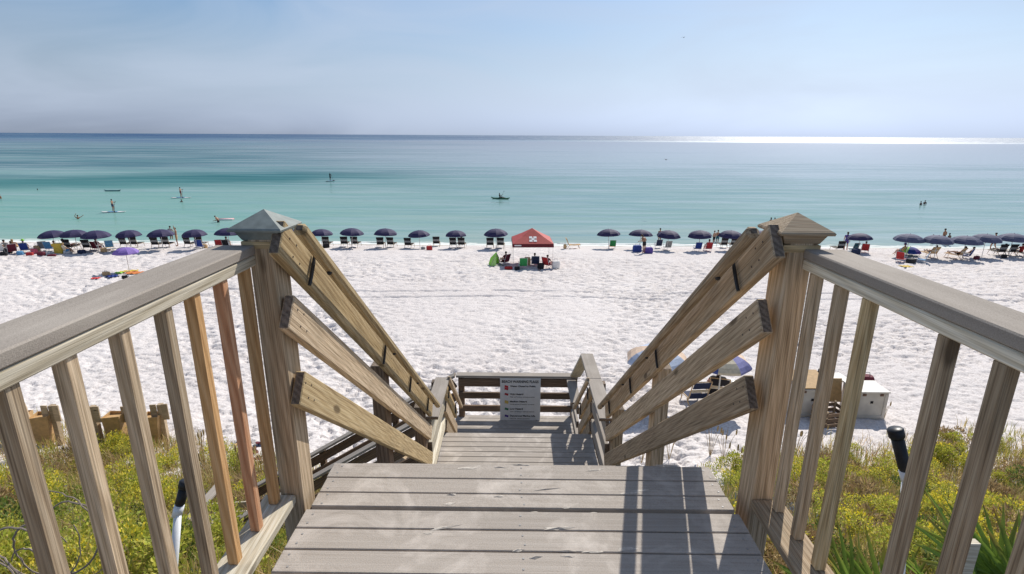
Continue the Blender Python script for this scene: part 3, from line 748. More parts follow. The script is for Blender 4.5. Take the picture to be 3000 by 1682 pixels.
GRASS = [(0.41, 0.341, 0.089), (0.331, 0.33, 0.074), (0.502, 0.385, 0.137), (0.251, 0.286, 0.058), (0.57, 0.429, 0.189), (0.433, 0.385, 0.084)]
DRY = [(0.57, 0.418, 0.2), (0.456, 0.297, 0.137), (0.638, 0.506, 0.284), (0.365, 0.231, 0.105)]
parts = []
for sgn in (-1, 1):
    parts.append(blades(11000, 10, (min(sgn*.6, sgn*18), max(sgn*.6, sgn*18)), (1.6, 14.2), .18, .50, GRASS, 5+sgn, dens=veg_d))
    parts.append(blades(4200, 9, (min(sgn*.6, sgn*16), max(sgn*.6, sgn*16)), (1.6, 13.6), .18, .5, DRY, 15+sgn, dens=veg_d, lean=.8))
off = 0; vv = []; ff = []; cc = []
for v, f, c in parts: vv.append(v); ff.append(f + off); cc.append(c); off += len(v)
o = link('dune_grass', np_mesh('dune_grass', np.concatenate(vv), np.concatenate(ff), np.concatenate(cc)), LEAF)
tag(o, 'dry yellow-green dune grass covering the slope below the railings', 'grass', kind='stuff')

def shrub_mesh(seed, pal, n=1500, leaf=.022, rad=.5, h=.55, lump=9, elong=1.9, top=None):
    q = np.random.RandomState(seed)
    lc = np.stack([q.normal(0, .45, lump)*rad, q.normal(0, .45, lump)*rad, q.uniform(.25, .85, lump)*h], -1); lr = q.uniform(.28, .48, lump)*rad
    k = q.randint(0, lump, n); d = q.normal(0, 1, (n, 3)); d /= np.linalg.norm(d, axis=1)[:, None]
    rr = lr[k][:, None] * q.uniform(.45, 1.05, (n, 1)) ; p = lc[k] + d*rr*np.array([1, 1, .8]); p[:, 2] = np.maximum(p[:, 2], .02)
    up = d + np.array([0, 0, .7]) + q.normal(0, .45, (n, 3)); up /= np.linalg.norm(up, axis=1)[:, None]
    sd_ = np.cross(up, q.normal(0, 1, (n, 3))); sd_ /= np.linalg.norm(sd_, axis=1)[:, None] + 1e-6
    s = leaf * q.uniform(.6, 1.4, (n, 1))
    v = np.stack([p - sd_*s*.1, p + up*s*elong*.5 - sd_*s*.5, p + up*s*elong, p + up*s*elong*.5 + sd_*s*.5], 1).reshape(-1, 3)
    f = np.arange(n*4).reshape(-1, 4)
    pal = np.array(pal); c = pal[q.randint(0, len(pal), n)] * q.uniform(.7, 1.3, (n, 1))
    if top is not None:
        tp = np.array(top); hi = (d[:, 2] > .1) & (q.rand(n) < .75) & (rr[:, 0] > lr[k]*.75); c[hi] = tp[q.randint(0, len(tp), hi.sum())] * q.uniform(.75, 1.2, (hi.sum(), 1))
    c = np.repeat(np.concatenate([c, np.ones((n, 1))], 1), 4, 0)
    return np_mesh('foliage', v, f, c), lc
GREEN = [(0.207, 0.273, 0.046), (0.267, 0.325, 0.058), (0.163, 0.221, 0.041), (0.356, 0.351, 0.081)]
LIME = [(0.415, 0.441, 0.064), (0.504, 0.493, 0.076), (0.326, 0.376, 0.058), (0.593, 0.532, 0.116)]
GOLD = [(0.8, 0.649, 0.058), (0.8, 0.675, 0.053), (0.771, 0.623, 0.104)]
DARKG = [(0.112, 0.168, 0.035), (0.148, 0.208, 0.046), (0.089, 0.13, 0.033), (0.222, 0.221, 0.058)]
BROWN = [(.34, .23, .11), (.42, .30, .15), (.24, .16, .085), (.48, .37, .20)]
SHR = {}
for nm, a in (('green', dict(pal=GREEN, n=1900, leaf=.024)), ('lime', dict(pal=LIME, n=2000, leaf=.022, rad=.45)),
              ('gold', dict(pal=LIME, n=2200, leaf=.020, rad=.5, top=GOLD)), ('dark', dict(pal=DARKG, n=1700, leaf=.026)),
              ('brown', dict(pal=BROWN, n=1100, leaf=.020, elong=5.0, h=.4))):
    SHR[nm] = [shrub_mesh(100+i*7+len(nm), **a) for i in range(3)]
    for me, _ in SHR[nm]: me.materials.append(LEAF)
STEM = M('plant_stem', (.16, .11, .06), .9)
_ST = {}
def shrub(kind, x, y, sc, label, group):
    me, lc = SHR[kind][rng.randrange(3)]
    g = empty('dune_shrub', (x, y, zs(x, y) - .03), rng.uniform(0, 6.28), label, 'shrub', group); g.scale = (sc, sc, sc*rng.uniform(.8, 1.15))
    o = bpy.data.objects.new('foliage', me); col.objects.link(o); o.parent = g
    if me.name not in _ST:
        mb = MB()
        for c in lc[:7]: mb.tube([(0, 0, -.05), (c[0]*.5, c[1]*.5, c[2]*.5), tuple(c)], [.010, .008, .004], 4)
        _ST[me.name] = mb.mesh('stem'); _ST[me.name].materials.append(STEM)
    o = bpy.data.objects.new('stem', _ST[me.name]); col.objects.link(o); o.parent = g
KIND_LABEL = {'green': 'low mid-green leafy bush', 'lime': 'bright lime-green bush', 'gold': 'yellow-flowering goldenrod bush',
              'dark': 'dark green leathery bush', 'brown': 'dry brown tangled bush'}
seen = []
def scatter(side, n, kinds, px, py):
    c = 0; t = 0
    while c < n and t < n*40:
        t += 1; p = ground(rng.uniform(*px), rng.uniform(*py))
        if p.y > veg_edge(p.x) - .3 or (abs(p.x) < 1.6): continue
        if side == 'left' and -5.7 < p.x < -1 and 5.7 < p.y < 7.8: continue
        if any((p.x-a)**2 + (p.y-b)**2 < (.42)**2 for a, b in seen): continue
        k = rng.choice(kinds); seen.append((p.x, p.y)); c += 1
        q = CMAT.transposed() @ (p - CAM); sx = 1500 + FPX*q.x/-q.z
        if side == 'left':
            zone = 'left of the first baluster' if sx < 150 else 'between the first and second left balusters' if sx < 300 else 'between the second and third left balusters' if sx < 430 else 'between the third and fourth left balusters' if sx < 570 else 'behind the orange left balusters' if sx < 780 else 'beside the left post'
        else:
            zone = 'beside the right post' if sx < 2260 else 'behind the three close right balusters' if sx < 2440 else 'in the wide gap of the right railing' if sx < 2660 else 'between the fourth and fifth right balusters' if sx < 2830 else 'at the far right of the railing'
        row = 'at the sand edge' if p.y > 8.5 else 'mid-slope' if p.y > 5.2 else 'close below the deck'
        shrub(k, p.x, p.y, rng.uniform(.6, 1.15), KIND_LABEL[k] + ' ' + row + ' ' + zone, k + ' bushes ' + row + ' ' + zone)
scatter('left', 20, ['lime', 'brown', 'brown', 'gold'], (0, 850), (1310, 1470))
scatter('left', 46, ['green', 'lime', 'dark', 'gold', 'lime', 'gold', 'brown', 'brown'], (-150, 900), (1440, 1720))
scatter('right', 26, ['lime', 'gold', 'brown', 'gold'], (2120, 3000), (1290, 1450))
scatter('right', 44, ['gold', 'lime', 'gold', 'gold', 'brown', 'brown', 'dark'], (2150, 3100), (1440, 1720))

# fan palms at lower right
def fan_palm(px, py, Y, sc, label, n=9, seed=1):
    q = random.Random(seed); p = ground(px, py)
    g = empty('saw_palmetto', p, 0, label, 'palm', 'saw palmettos by the right railing'); g.scale = (sc,)*3
    for k in range(n):
        az = k*2.4 + q.uniform(-.3, .3); el = q.uniform(.75, 1.35); Lp = q.uniform(.35, .6)
        d = Vector((math.cos(az)*math.cos(el), math.sin(az)*math.cos(el), math.sin(el))); e = d*Lp
        side = d.cross(Vector((0, 0, 1))).normalized(); nrm = side.cross(d)
        mb = MB().tube([(0, 0, -.05), e*.5, e], [.012, .010, .008], 5)
        mb.build('leaf_stalk', M('palm_stalk', (.20, .25, .07), .6), g)
        V = []; F = []; C = []; nb = 17
        for i in range(nb):
            a = (i/(nb-1) - .5)*3.7; ln = .52*(1-.25*abs(a)/1.85)*q.uniform(.85, 1.1)
            dd = (d*math.cos(a) + side*math.sin(a)); pr = dd.cross(nrm).normalized(); b0 = len(V)
            w = .020; droop = nrm*(-.10*q.uniform(.2, 1.4))
            for t, ww in ((.0, .35), (.35, 1), (.75, .65), (1.0, .04)):
                c = e + dd*ln*t + droop*t*t
                V += [c - pr*w*ww + nrm*.008*ww, c - nrm*.004, c + pr*w*ww + nrm*.008*ww]
                dry = max(0, t - q.uniform(.5, .95))*2.2
                gc = np.array((.20, .30, .05))*q.uniform(.75, 1.3); cl = gc*(1-min(1, dry)) + np.array((.36, .20, .06))*min(1, dry)
                C += [(*cl, 1)]*3
            for s in range(3):
                for h in range(2): j = b0 + s*3 + h; F.append((j, j+1, j+4, j+3))
        me = np_mesh('fan_leaf', np.array([tuple(t_) for t_ in V]), np.array(F), np.array(C))
        link('fan_leaf', me, LEAF, g)
fan_palm(2540, 1980, 2.55, 1.15, 'green saw palmetto with orange tips behind the third right baluster', 10, 3)
fan_palm(3000, 1990, 1.95, 1.25, 'large saw palmetto with brown leaf tips at the lower right corner', 11, 8)
fan_palm(2770, 2050, 2.0, 1.0, 'saw palmetto half below the frame left of the corner palmetto', 8, 12)

# sea oats
OATM = M('sea_oat_stalk', (.36, .26, .12), .9)
def oat(px, py, h, label):
    p = ground(px, py); g = empty('sea_oat', (p.x, p.y, zs(p.x, p.y)), rng.uniform(0, 6), label, 'grass plant', 'sea oat tufts at the foot of the dune')
    for k in range(7):
        a = rng.uniform(0, 6.28); l_ = rng.uniform(.1, .35)*h; t = Vector((math.cos(a)*l_, math.sin(a)*l_, h*rng.uniform(.7, 1.05)))
        mb = MB().tube([(0, 0, -.05), t*.6 + Vector((0, 0, .08)), t], [.006, .005, .003], 4)
        if k < 3: mb.ell(t, (.022, .022, .09), 5, 4)
        mb.build('stalk', OATM, g)
for i, (px, py, h) in enumerate([(1935, 1330, .9), (1960, 1345, .7), (2120, 1345, .9), (2080, 1335, .8), (2150, 1385, .7), (1880, 1352, .6), (700, 1420, .8), (640, 1440, .9),
                     (2590, 1225, .5), (2230, 1330, .8), (2330, 1330, .7), (600, 1370, .9), (2400, 1300, .7)]):
    oat(px, py, h, 'straw-coloured sea oat tuft at the edge of the dune sand')

# dead curled stems, lower left corner
dv = empty('dead_vine', on_y(40, 1620, 2.05), 0, 'bare grey curled dead vine in the lower left corner', 'vine')
DEAD = M('dead_stem', (.27, .22, .18), .9, .2)
for k in range(9):
    pts = []; r_ = rng.uniform(.10, .24); a0 = rng.uniform(0, 6); o_ = Vector((rng.uniform(-.2, .08), rng.uniform(-.1, .3), rng.uniform(-.25, -.05)))
    for i in range(28):
        a = a0 + i*.14; pts.append(o_ + Vector((math.cos(a)*r_, rng.uniform(-.006, .006) + .004*i, math.sin(a)*r_)))
    MB().tube(pts, [.006*(1-.02*i) for i in range(28)], 5).build('stem', DEAD, dv)
b0 = Vector(dv.location); gz = zs(b0.x, b0.y)
MB().tube([(0, 0, -.2), (.03, .05, (gz - b0.z)*.5), (0, .1, gz - b0.z - .1)], [.012, .014, .016], 5).build('stem', DEAD, dv)

# PVC pipes with black heads
def pipe(a, b_, c, label):
    """a: top of black head, b_: joint, c: foot"""
    g = empty('pipe_light', c, 0, label, 'pipe', 'white pipes with black heads beside the stairs')
    d = (a - b_).normalized(); A = a - c; B = b_ - c
    WP = M('white_pvc', (.75, .77, .80), .35, .05); BK = M('black_plastic', (.012, .012, .014), .4, .1)
    MB().tube([(0, 0, 0) if True else c, B*.5, B - d*.05], .028, 12).build('pipe', WP, g, True)
    MB().tube([B - d*.09, B], .037, 12).build('coupling', WP, g, True)
    hd = MB().tube([B, B + d*.02, A - d*.06], [.030, .037, .037], 14).build('head', BK, g, True)
    MB().tube([A - d*.062, A - d*.05, A - d*.008, A], [.042, .047, .047, .040], 14).build('collar', BK, hd, True)
pa, pb = on_y(2622, 1255, 3.0), on_y(2652, 1378, 2.95); pc = on_y(2730, 1700, 2.55); pc.z = min(pc.z, zs(pc.x, pc.y) + .05)
pipe(pa, pb, pc, 'black-headed white pipe leaning behind the right balusters')
pa, pb = on_y(545, 1408, 3.6), on_y(526, 1480, 3.55); pc = on_y(470, 1690, 3.2); pc.z = min(pc.z, zs(pc.x, pc.y) + .05)
pipe(pa, pb, pc, 'black-headed white pipe leaning behind the left balusters')
mb = MB(); p = on_y(2825, 1640, 2.4); q0 = zs(p.x, p.y)
mb.box(p.x-.045, p.x+.045, p.y-.02, p.y+.02, q0-.2, p.z+.12)
tag(mb.build('marker_stake', W_PALE), 'short white stake beside the corner palmetto', 'stake')

# ------------------------------------------------------------------ beach furniture kit
NAVY = M('navy_canvas', (.028, .022, .075), .75, .12); NAVY2 = M('faded_navy_canvas', (.085, .09, .15), .8, .12)
ALU = M('pale_metal', (.55, .55, .55), .45, .05); POLE = M('white_pole', (.7, .68, .63), .5, .05)
def umbrella_parts(g, R_, H, rise, mats, n=8, pole_mat=POLE, tilt=None):
    r0 = H - rise
    mb = {m.name: MB() for m in mats}
    for k in range(n):
        m = mb[mats[k % len(mats)].name]; V = []; rings = 5; seg = 4
        for i in range(rings+1):
            u = i/rings; rad = R_*math.sin(u*1.25)/math.sin(1.25); z = r0 + rise*(math.cos(u*1.25)-math.cos(1.25))/(1-math.cos(1.25))
            for j in range(seg+1):
                t = j/seg; a = 2*math.pi*(k+t)/n; bulge = 1 - .045*u*math.sin(math.pi*t)*2
                V.append((rad*math.cos(a)*bulge, rad*math.sin(a)*bulge, z - .02*u*math.sin(math.pi*t)))
        F = [(i*(seg+1)+j, (i+1)*(seg+1)+j, (i+1)*(seg+1)+j+1, i*(seg+1)+j+1) for i in range(rings) for j in range(seg)]
        b = len(V)                                    # short hanging valance
        for j in range(seg+1):
            x, y_, z = V[rings*(seg+1)+j]; V.append((x*1.005, y_*1.005, z - .07))
        for j in range(seg): F.append((rings*(seg+1)+j, b+j, b+j+1, rings*(seg+1)+j+1))
        m.add(V, F)
    cans = [mb[k_].build('canopy', {m.name: m for m in mats}[k_], g) for k_ in mb]
    pl_ = MB().tube([(0, 0, -.35), (0, 0, H - .02)], .022, 8).build('pole', pole_mat, g)
    MB().ell((0, 0, H + .015), (.03, .03, .045), 6, 4).build('finial', pole_mat, pl_)
    mbr = MB()
    for k in range(n):
        a = 2*math.pi*k/n; mbr.tube([(0, 0, H - .03), (R_*.55*math.cos(a), R_*.55*math.sin(a), H - rise*.34), (R_*.98*math.cos(a), R_*.98*math.sin(a), r0 + .0)], .006, 3)
    mbr.build('ribs', ALU, cans[0])
def place(src, p, rz, label, cat=None, group=None, sc=1.0):
    c = copy_tree(src); c.location = p; c.rotation_euler = (0, 0, rz); c.scale = (sc,)*3; c['label'] = label
    if cat: c['category'] = cat
    if group: c['group'] = group
    return c
class Proto:
    """builds the first one on first use, copies after that"""
    def __init__(s, fn): s.fn = fn; s.o = None
    def put(s, p, rz, label, cat, group=None, sc=1.0):
        if s.o is None:
            s.o = s.fn(); o = s.o; o.location = p; o.rotation_euler = (0, 0, rz); o.scale = (sc,)*3; tag(o, label, cat, group)
            if group is None and 'group' in o: del o['group']
            return o
        c = place(s.o, p, rz, label, cat, group, sc)
        return c
def mk_umb(m):
    def f():
        g = empty('beach_umbrella'); umbrella_parts(g, 1.05, 1.78, .46, [m]); return g
    return Proto(f)
UMB = mk_umb(NAVY); UMB2 = mk_umb(NAVY2)
def mk_lounge(fab, fab2, frame=None, low=False, recl=.95):
    """folding beach lounger, head end towards -Y, facing +Y (the sea)"""
    fr = frame or M('chair_wood', (.33, .24, .15), .6)
    def f():
        g = empty('lounge_chair'); w = .29; zs_ = .22 if low else .30
        top = Vector((0, -.22 - .42*math.cos(recl), zs_ + .72*math.sin(recl)))
        mb = MB()
        for s in (-1, 1):
            mb.tube([(s*w, -.25, zs_), (s*w, .80, zs_ + .02)], .018, 5); mb.tube([(s*w, -.22, zs_), (s*w, top.y, top.z)], .018, 5)
        mb.tube([(-w, top.y, top.z), (w, top.y, top.z)], .018, 5); mb.tube([(-w, .80, zs_+.02), (w, .80, zs_+.02)], .018, 5)
        mb.build('frame', fr, g)
        for s in (-1, 1):
            for ya, yb in ((-.2, -.42), (.62, .76), ):
                MB().tube([(s*w, ya, zs_), (s*w, yb, -.04)], .018, 5).build('leg', fr, g)
        def sling(a, b_, sag, m, name, seg=5):
            V = []; a = Vector(a); b_ = Vector(b_)
            for i in range(seg+1):
                u = i/seg; c = a.lerp(b_, u); c = c + Vector((0, .25*sag*math.sin(math.pi*u), -sag*math.sin(math.pi*u)))
                for x in (-w+.01, w-.01): V.append((x, c.y, c.z))
            F = [(2*i, 2*i+1, 2*i+3, 2*i+2) for i in range(seg)]
            return MB().add(V, F).build(name, m, g)
        bs_ = sling((0, -.22, zs_+.01), (0, top.y + .01, top.z), .03, fab, 'back_sling')
        sling((0, -.22, zs_+.012), (0, .78, zs_+.03), .05, fab, 'seat_sling')
        d = (top - Vector((0, -.22, zs_))); nrm = Vector((0, -d.z, d.y)).normalized()
        for u0, u1, m, nm in ((.80, 1.04, fab, 'headrest'), (.40, .66, fab2, 'back_band')):
            a = Vector((0, -.22, zs_)) + d*u0; b_ = Vector((0, -.22, zs_)) + d*u1; o_ = nrm*.028
            ww = w + (.03 if nm == 'headrest' else .01)
            V = []
            for c in (a, b_):
                for x in (-ww, ww): V += [(x, c.y + o_.y, c.z + o_.z), (x, c.y - o_.y, c.z - o_.z)]
            MB().add(V, [(0,2,6,4),(1,5,7,3),(0,1,3,2),(4,6,7,5),(0,4,5,1),(2,3,7,6)]).build(nm, m, bs_)
        return g
    return Proto(f)
BLKF = M('black_fabric', (.014, .013, .016), .8); GREYF = M('grey_fabric', (.27, .27, .26), .8)
LOUNGE = mk_lounge(BLKF, GREYF, recl=1.17)
def fab(name, c): return M(name + '_fabric', c, .8, .15)
FB = {k: fab(k, c) for k, c in dict(red=(.42, .03, .03), maroon=(.13, .015, .03), blue=(.025, .055, .25), teal=(.02, .12, .16), navy=(.02, .03, .075), green=(.03, .25, .07),
      lime=(.28, .62, .06), orange=(.55, .17, .04), yellow=(.65, .45, .06), grey=(.12, .12, .13), pink=(.62, .12, .16), purple=(.10, .06, .28), white=(.75, .73, .70), sky=(.10, .28, .48), tan=(.55, .36, .18),
      lilac=(.22, .14, .42), cream=(.62, .54, .40), black=(.014, .013, .016)).items()}
def mk_camp(c, c2=None):
    """low folding beach chair facing +Y"""
    f1 = FB[c]; f2 = FB[c2 or c]
    def f():
        g = empty('beach_chair'); w = .27
        mb = MB()
        for s in (-1, 1):
            mb.tube([(s*w, .28, .24), (s*w, -.22, .20), (s*w, -.42, .82)], .013, 5)
            mb.tube([(s*w, -.33, .48), (s*w*1.12, -.05, .46), (s*w*1.12, .26, .44)], .016, 5)
        mb.tube([(-w, -.42, .82), (w, -.42, .82)], .013, 5); mb.build('frame', ALU, g)
        for s in (-1, 1):
            MB().tube([(s*w, .26, .44), (s*w, .24, -.04)], .012, 5).build('leg', ALU, g); MB().tube([(s*w, .1, .22), (s*w, -.34, -.04)], .012, 5).build('leg', ALU, g)
        def sl(a, b_, m, nm):
            V = []; F = []
            for i in range(6):
                u = i/5; c_ = Vector(a).lerp(Vector(b_), u); sg_ = .04*math.sin(math.pi*u)
                for j in range(5):
                    t = j/4*2-1; V.append(((t*(w-.012)), c_.y - (.0 if nm == 'seat' else -1)*sg_*(1-t*t), c_.z - (sg_*(1-t*t) if nm == 'seat' else 0)))
            for i in range(5):
                for j in range(4): F.append((i*5+j, i*5+j+1, i*5+j+6, i*5+j+5))
            MB().add(V, F).build(nm, m, g)
        sl((0, -.22, .205), (0, .27, .24), f1, 'seat'); sl((0, -.225, .23), (0, -.415, .81), f2, 'back')
        return g
    return Proto(f)
CAMP = {}
def camp(c, px, py, rz, label, c2=None, sc=1.05):
    k = (c, c2)
    if k not in CAMP: CAMP[k] = mk_camp(c, c2)
    return CAMP[k].put(ground(px, py), rz, label, 'beach chair', 'folding chairs on the sand', sc)

# ------------------------------------------------------------------ people
J0 = dict(pelvis=(0,0,.95), belly=(0,.01,1.10), chest=(0,.0,1.30), neck=(0,-.01,1.47), headl=(0,.02,1.55), headm=(0,.03,1.63), headt=(0,.01,1.715),
          shl=(-.175,-.01,1.41), ell=(-.225,-.03,1.13), wrl=(-.235,.04,.90), hal=(-.235,.06,.82),
          hil=(-.09,0,.90), knl=(-.10,.02,.50), anl=(-.10,-.03,.09), tol=(-.115,.13,.035))
RAD = dict(pelvis=.125, belly=.115, chest=.13, neck=.052, headl=.062, headm=.088, headt=.055, sh=.060, el=.042, wr=.028, ha=.034, hi=.092, kn=.058, an=.036, to=.033)
def pose(**kw):
    j = dict(J0)
    for k in ('sh', 'el', 'wr', 'ha', 'hi', 'kn', 'an', 'to'): x, y_, z = J0[k+'l']; j[k+'r'] = (-x, y_, z)
    j.update(kw); return j
def shift(j, names, d):
    for k in names: j[k] = tuple(a+b_ for a, b_ in zip(j[k], d))
UP = ['chest', 'neck', 'headl', 'headm', 'headt', 'shl', 'shr', 'ell', 'elr', 'wrl', 'wrr', 'hal', 'har']
P = {}
P['stand'] = pose()
P['walk'] = pose(knl=(-.10,.16,.52), anl=(-.10,.14,.10), tol=(-.11,.30,.05), knr=(.10,-.05,.50), anr=(.10,-.28,.14), tor=(.11,-.16,.03), wrl=(-.25,-.12,.93), hal=(-.25,-.14,.85), wrr=(.25,.20,.97), har=(.25,.25,.90))
P['arms_up'] = pose(ell=(-.30,.05,1.60), wrl=(-.17,.08,1.80), hal=(-.12,.09,1.87), elr=(.36,.02,1.46), wrr=(.52,.06,1.58), har=(.59,.07,1.62))
P['paddle'] = pose(ell=(-.26,.15,1.22), wrl=(-.12,.36,1.32), hal=(-.08,.42,1.34), elr=(.30,.14,1.20), wrr=(.24,.34,1.00), har=(.23,.40,.97), knl=(-.13,.07,.50), knr=(.13,.07,.50))
P['hips'] = pose(ell=(-.36,-.05,1.17), wrl=(-.20,.05,1.02), hal=(-.15,.10,1.0), elr=(.36,-.05,1.17), wrr=(.20,.05,1.02), har=(.15,.10,1.0))
lean_ = pose(); 
for k in UP:
    x, y_, z = lean_[k]; dz = z-1.05; lean_[k] = (x, y_ + dz*.62, 1.05 + dz*.78)
lean_['wrl'] = (-.22,.52,.98); lean_['hal'] = (-.2,.58,.92); lean_['wrr'] = (.22,.5,.95); lean_['har'] = (.2,.56,.9)
P['bend'] = lean_
P['lounge'] = pose(pelvis=(0,-.12,.40), belly=(0,-.20,.50), chest=(0,-.32,.68), neck=(0,-.43,.83), headl=(0,-.43,.91), headm=(0,-.43,.99), headt=(0,-.45,1.07),
    shl=(-.17,-.40,.78), shr=(.17,-.40,.78), ell=(-.29,-.24,.56), elr=(.29,-.24,.56), wrl=(-.27,.0,.50), wrr=(.27,.0,.50), hal=(-.25,.08,.49), har=(.25,.08,.49),
    hil=(-.09,-.10,.39), hir=(.09,-.10,.39), knl=(-.11,.32,.52), knr=(.11,.32,.52), anl=(-.11,.68,.40), anr=(.11,.68,.40), tol=(-.12,.74,.52), tor=(.12,.74,.52))
P['sit'] = pose(pelvis=(0,-.06,.33), belly=(0,-.10,.46), chest=(0,-.16,.66), neck=(0,-.20,.82), headl=(0,-.17,.90), headm=(0,-.16,.98), headt=(0,-.18,1.06),
    shl=(-.17,-.19,.77), shr=(.17,-.19,.77), ell=(-.27,-.05,.54), elr=(.27,-.05,.54), wrl=(-.22,.18,.50), wrr=(.22,.18,.50), hal=(-.20,.26,.49), har=(.20,.26,.49),
    hil=(-.09,-.04,.32), hir=(.09,-.04,.32), knl=(-.12,.36,.42), knr=(.12,.36,.42), anl=(-.12,.52,.09), anr=(.12,.52,.09), tol=(-.13,.66,.04), tor=(.13,.66,.04))
P['kayak'] = dict(P['sit']); P['kayak'].update(ell=(-.32,.05,.60), wrl=(-.36,.30,.82), hal=(-.36,.36,.86), elr=(.30,.08,.55), wrr=(.34,.32,.58), har=(.35,.38,.57), anl=(-.12,.80,.25), anr=(.12,.80,.25), tol=(-.12,.88,.34), tor=(.12,.88,.34), knl=(-.13,.42,.40), knr=(.13,.42,.40))
BONES = [('pelvis','belly'),('belly','chest'),('chest','neck'),('neck','headl'),('headl','headm'),('headm','headt')] + \
        [b for s in 'lr' for b in (('chest','sh'+s),('sh'+s,'el'+s),('el'+s,'wr'+s),('wr'+s,'ha'+s),('pelvis','hi'+s),('hi'+s,'kn'+s),('kn'+s,'an'+s),('an'+s,'to'+s))]
_PC = {}
def body_meshes(pn):
    if pn in _PC: return _PC[pn]
    j = P[pn]; names = list(j); idx = {n: i for i, n in enumerate(names)}
    me = bpy.data.meshes.new('skel'); me.from_pydata([j[n] for n in names], [(idx[a], idx[b_]) for a, b_ in BONES], [])
    o = bpy.data.objects.new('skel', me); col.objects.link(o); o.modifiers.new('skin', 'SKIN')
    ss = o.modifiers.new('sub', 'SUBSURF'); ss.levels = 1; ss.render_levels = 1
    if not me.skin_vertices:
        me.attributes.new('x', 'FLOAT', 'POINT')
    for n in names:
        r_ = RAD.get(n) or RAD[n[:-1]]; sv = me.skin_vertices[0].data[idx[n]]; sv.radius = (r_, r_*.85 if n in ('pelvis', 'belly', 'chest') else r_); sv.use_root = n == 'pelvis'
    bpy.context.view_layer.update()
    ev = bpy.data.meshes.new_from_object(o.evaluated_get(bpy.context.evaluated_depsgraph_get()))
    bpy.data.objects.remove(o)
    # five fingers on each hand, closed a little
    bm = bmesh.new(); bm.from_mesh(ev)
    for s, sx in (('l', -1), ('r', 1)):
        w_ = Vector(j['wr'+s]); h_ = Vector(j['ha'+s]); d = (h_-w_).normalized(); sd2 = d.cross(Vector((0, 1, .2))).normalized(); up = sd2.cross(d)
        for k, (o1, ln) in enumerate(((-.027, .055), (-.009, .07), (.009, .074), (.027, .066), (.036, .05))):
            th = k == 4; b0 = h_ + sd2*o1 + d*(.018 if not th else -.02); mid = b0 + d*ln*.55 + (sd2*.03 if th else up*.004); tip = b0 + d*ln*.9 + up*.02 + (sd2*.035 if th else Vector())
            t = MB().tube([b0, mid, tip], [.0095, .0085, .006], 5); vs_ = [bm.verts.new(q) for q in t.v]
            for fc in t.f: bm.faces.new([vs_[i] for i in fc])
    body = bpy.data.meshes.new('body'); bm.to_mesh(body); bm.free()
    body.polygons.foreach_set('use_smooth', [True]*len(body.polygons))
    # clothing shells taken from the body surface
    segs = [(a, b_, Vector(j[a]), Vector(j[b_])) for a, b_ in BONES]
    def near(p):
        best = None
        for a, b_, A, B in segs:
            d = B-A; t = max(0, min(1, (p-A).dot(d)/max(1e-9, d.length_squared))); q = (p-(A+d*t)).length - (RAD.get(a) or RAD[a[:-1]])*(1-t) - (RAD.get(b_) or RAD[b_[:-1]])*t
            if best is None or q < best[0]: best = (q, a, b_, t)
        return best
    ev.calc_loop_triangles() if False else None
    cl = {'shorts': [], 'top': [], 'shirt': []}; info = [near(p.center) for p in ev.polygons]
    for p, (q, a, b_, t) in zip(ev.polygons, info):
        if (a, b_) == ('pelvis', 'belly') and t < .55 or a == 'pelvis' and b_.startswith('hi') or (a.startswith('hi') and t < .55): cl['shorts'].append(p.index)
        if (a, b_) == ('belly', 'chest') and t > .45 or (a, b_) == ('chest', 'neck') and t < .3 or (a == 'chest' and b_.startswith('sh') and t < .35): cl['top'].append(p.index)
        if a in ('belly', 'chest') or (a == 'pelvis' and b_ == 'belly' and t > .3) or (a.startswith('sh') and t < .45): cl['shirt'].append(p.index)
    out = {'body': body}
    for k, ids in cl.items():
        use = {}; V = []; F = []
        for i in ids:
            fc = []
            for vi in ev.polygons[i].vertices:
                if vi not in use: use[vi] = len(V); q = ev.vertices[vi]; V.append(q.co + q.normal*.012)
                fc.append(use[vi])
            F.append(fc)
        out[k] = py_mesh(k, V, F)
    hm = Vector(j['headm']); ht = Vector(j['headt']); dn = (ht - Vector(j['headl'])).normalized()
    fw = Vector((0, 1, 0)); c = hm + dn*.02 - fw*.018
    for nm, ln in (('hair', .0), ('long_hair', .10)):
        mb = MB().ell(c, (.092, .095, .092), 10, 7)
        if ln: mb.tube([c - fw*.05, c - fw*.085 - dn*.10, c - fw*.08 - dn*.20], [.075, .06, .03], 8)
        out[nm] = mb.mesh('hair')
    out['hat'] = MB().lathe([(.16, .0), (.158, .012), (.095, .02), (.085, .10), (.04, .125)], 12, tuple(hm + dn*.03)).mesh('hat')
    out['face'] = MB().ell(hm + fw*.088 - dn*.02, (.014, .02, .018), 6, 4).mesh('nose')
    _PC[pn] = out; return out
SK = [M('skin_light', (.52, .29, .19), .55, .08), M('skin_tan', (.36, .18, .10), .55, .08), M('skin_dark', (.12, .06, .04), .55, .08), M('skin_pink', (.55, .27, .20), .55, .08)]
HAIRM = {'brown': M('brown_hair', (.06, .035, .02), .7), 'blond': M('blond_hair', (.38, .26, .11), .7), 'black': M('black_hair', (.012, .01, .01), .6)}
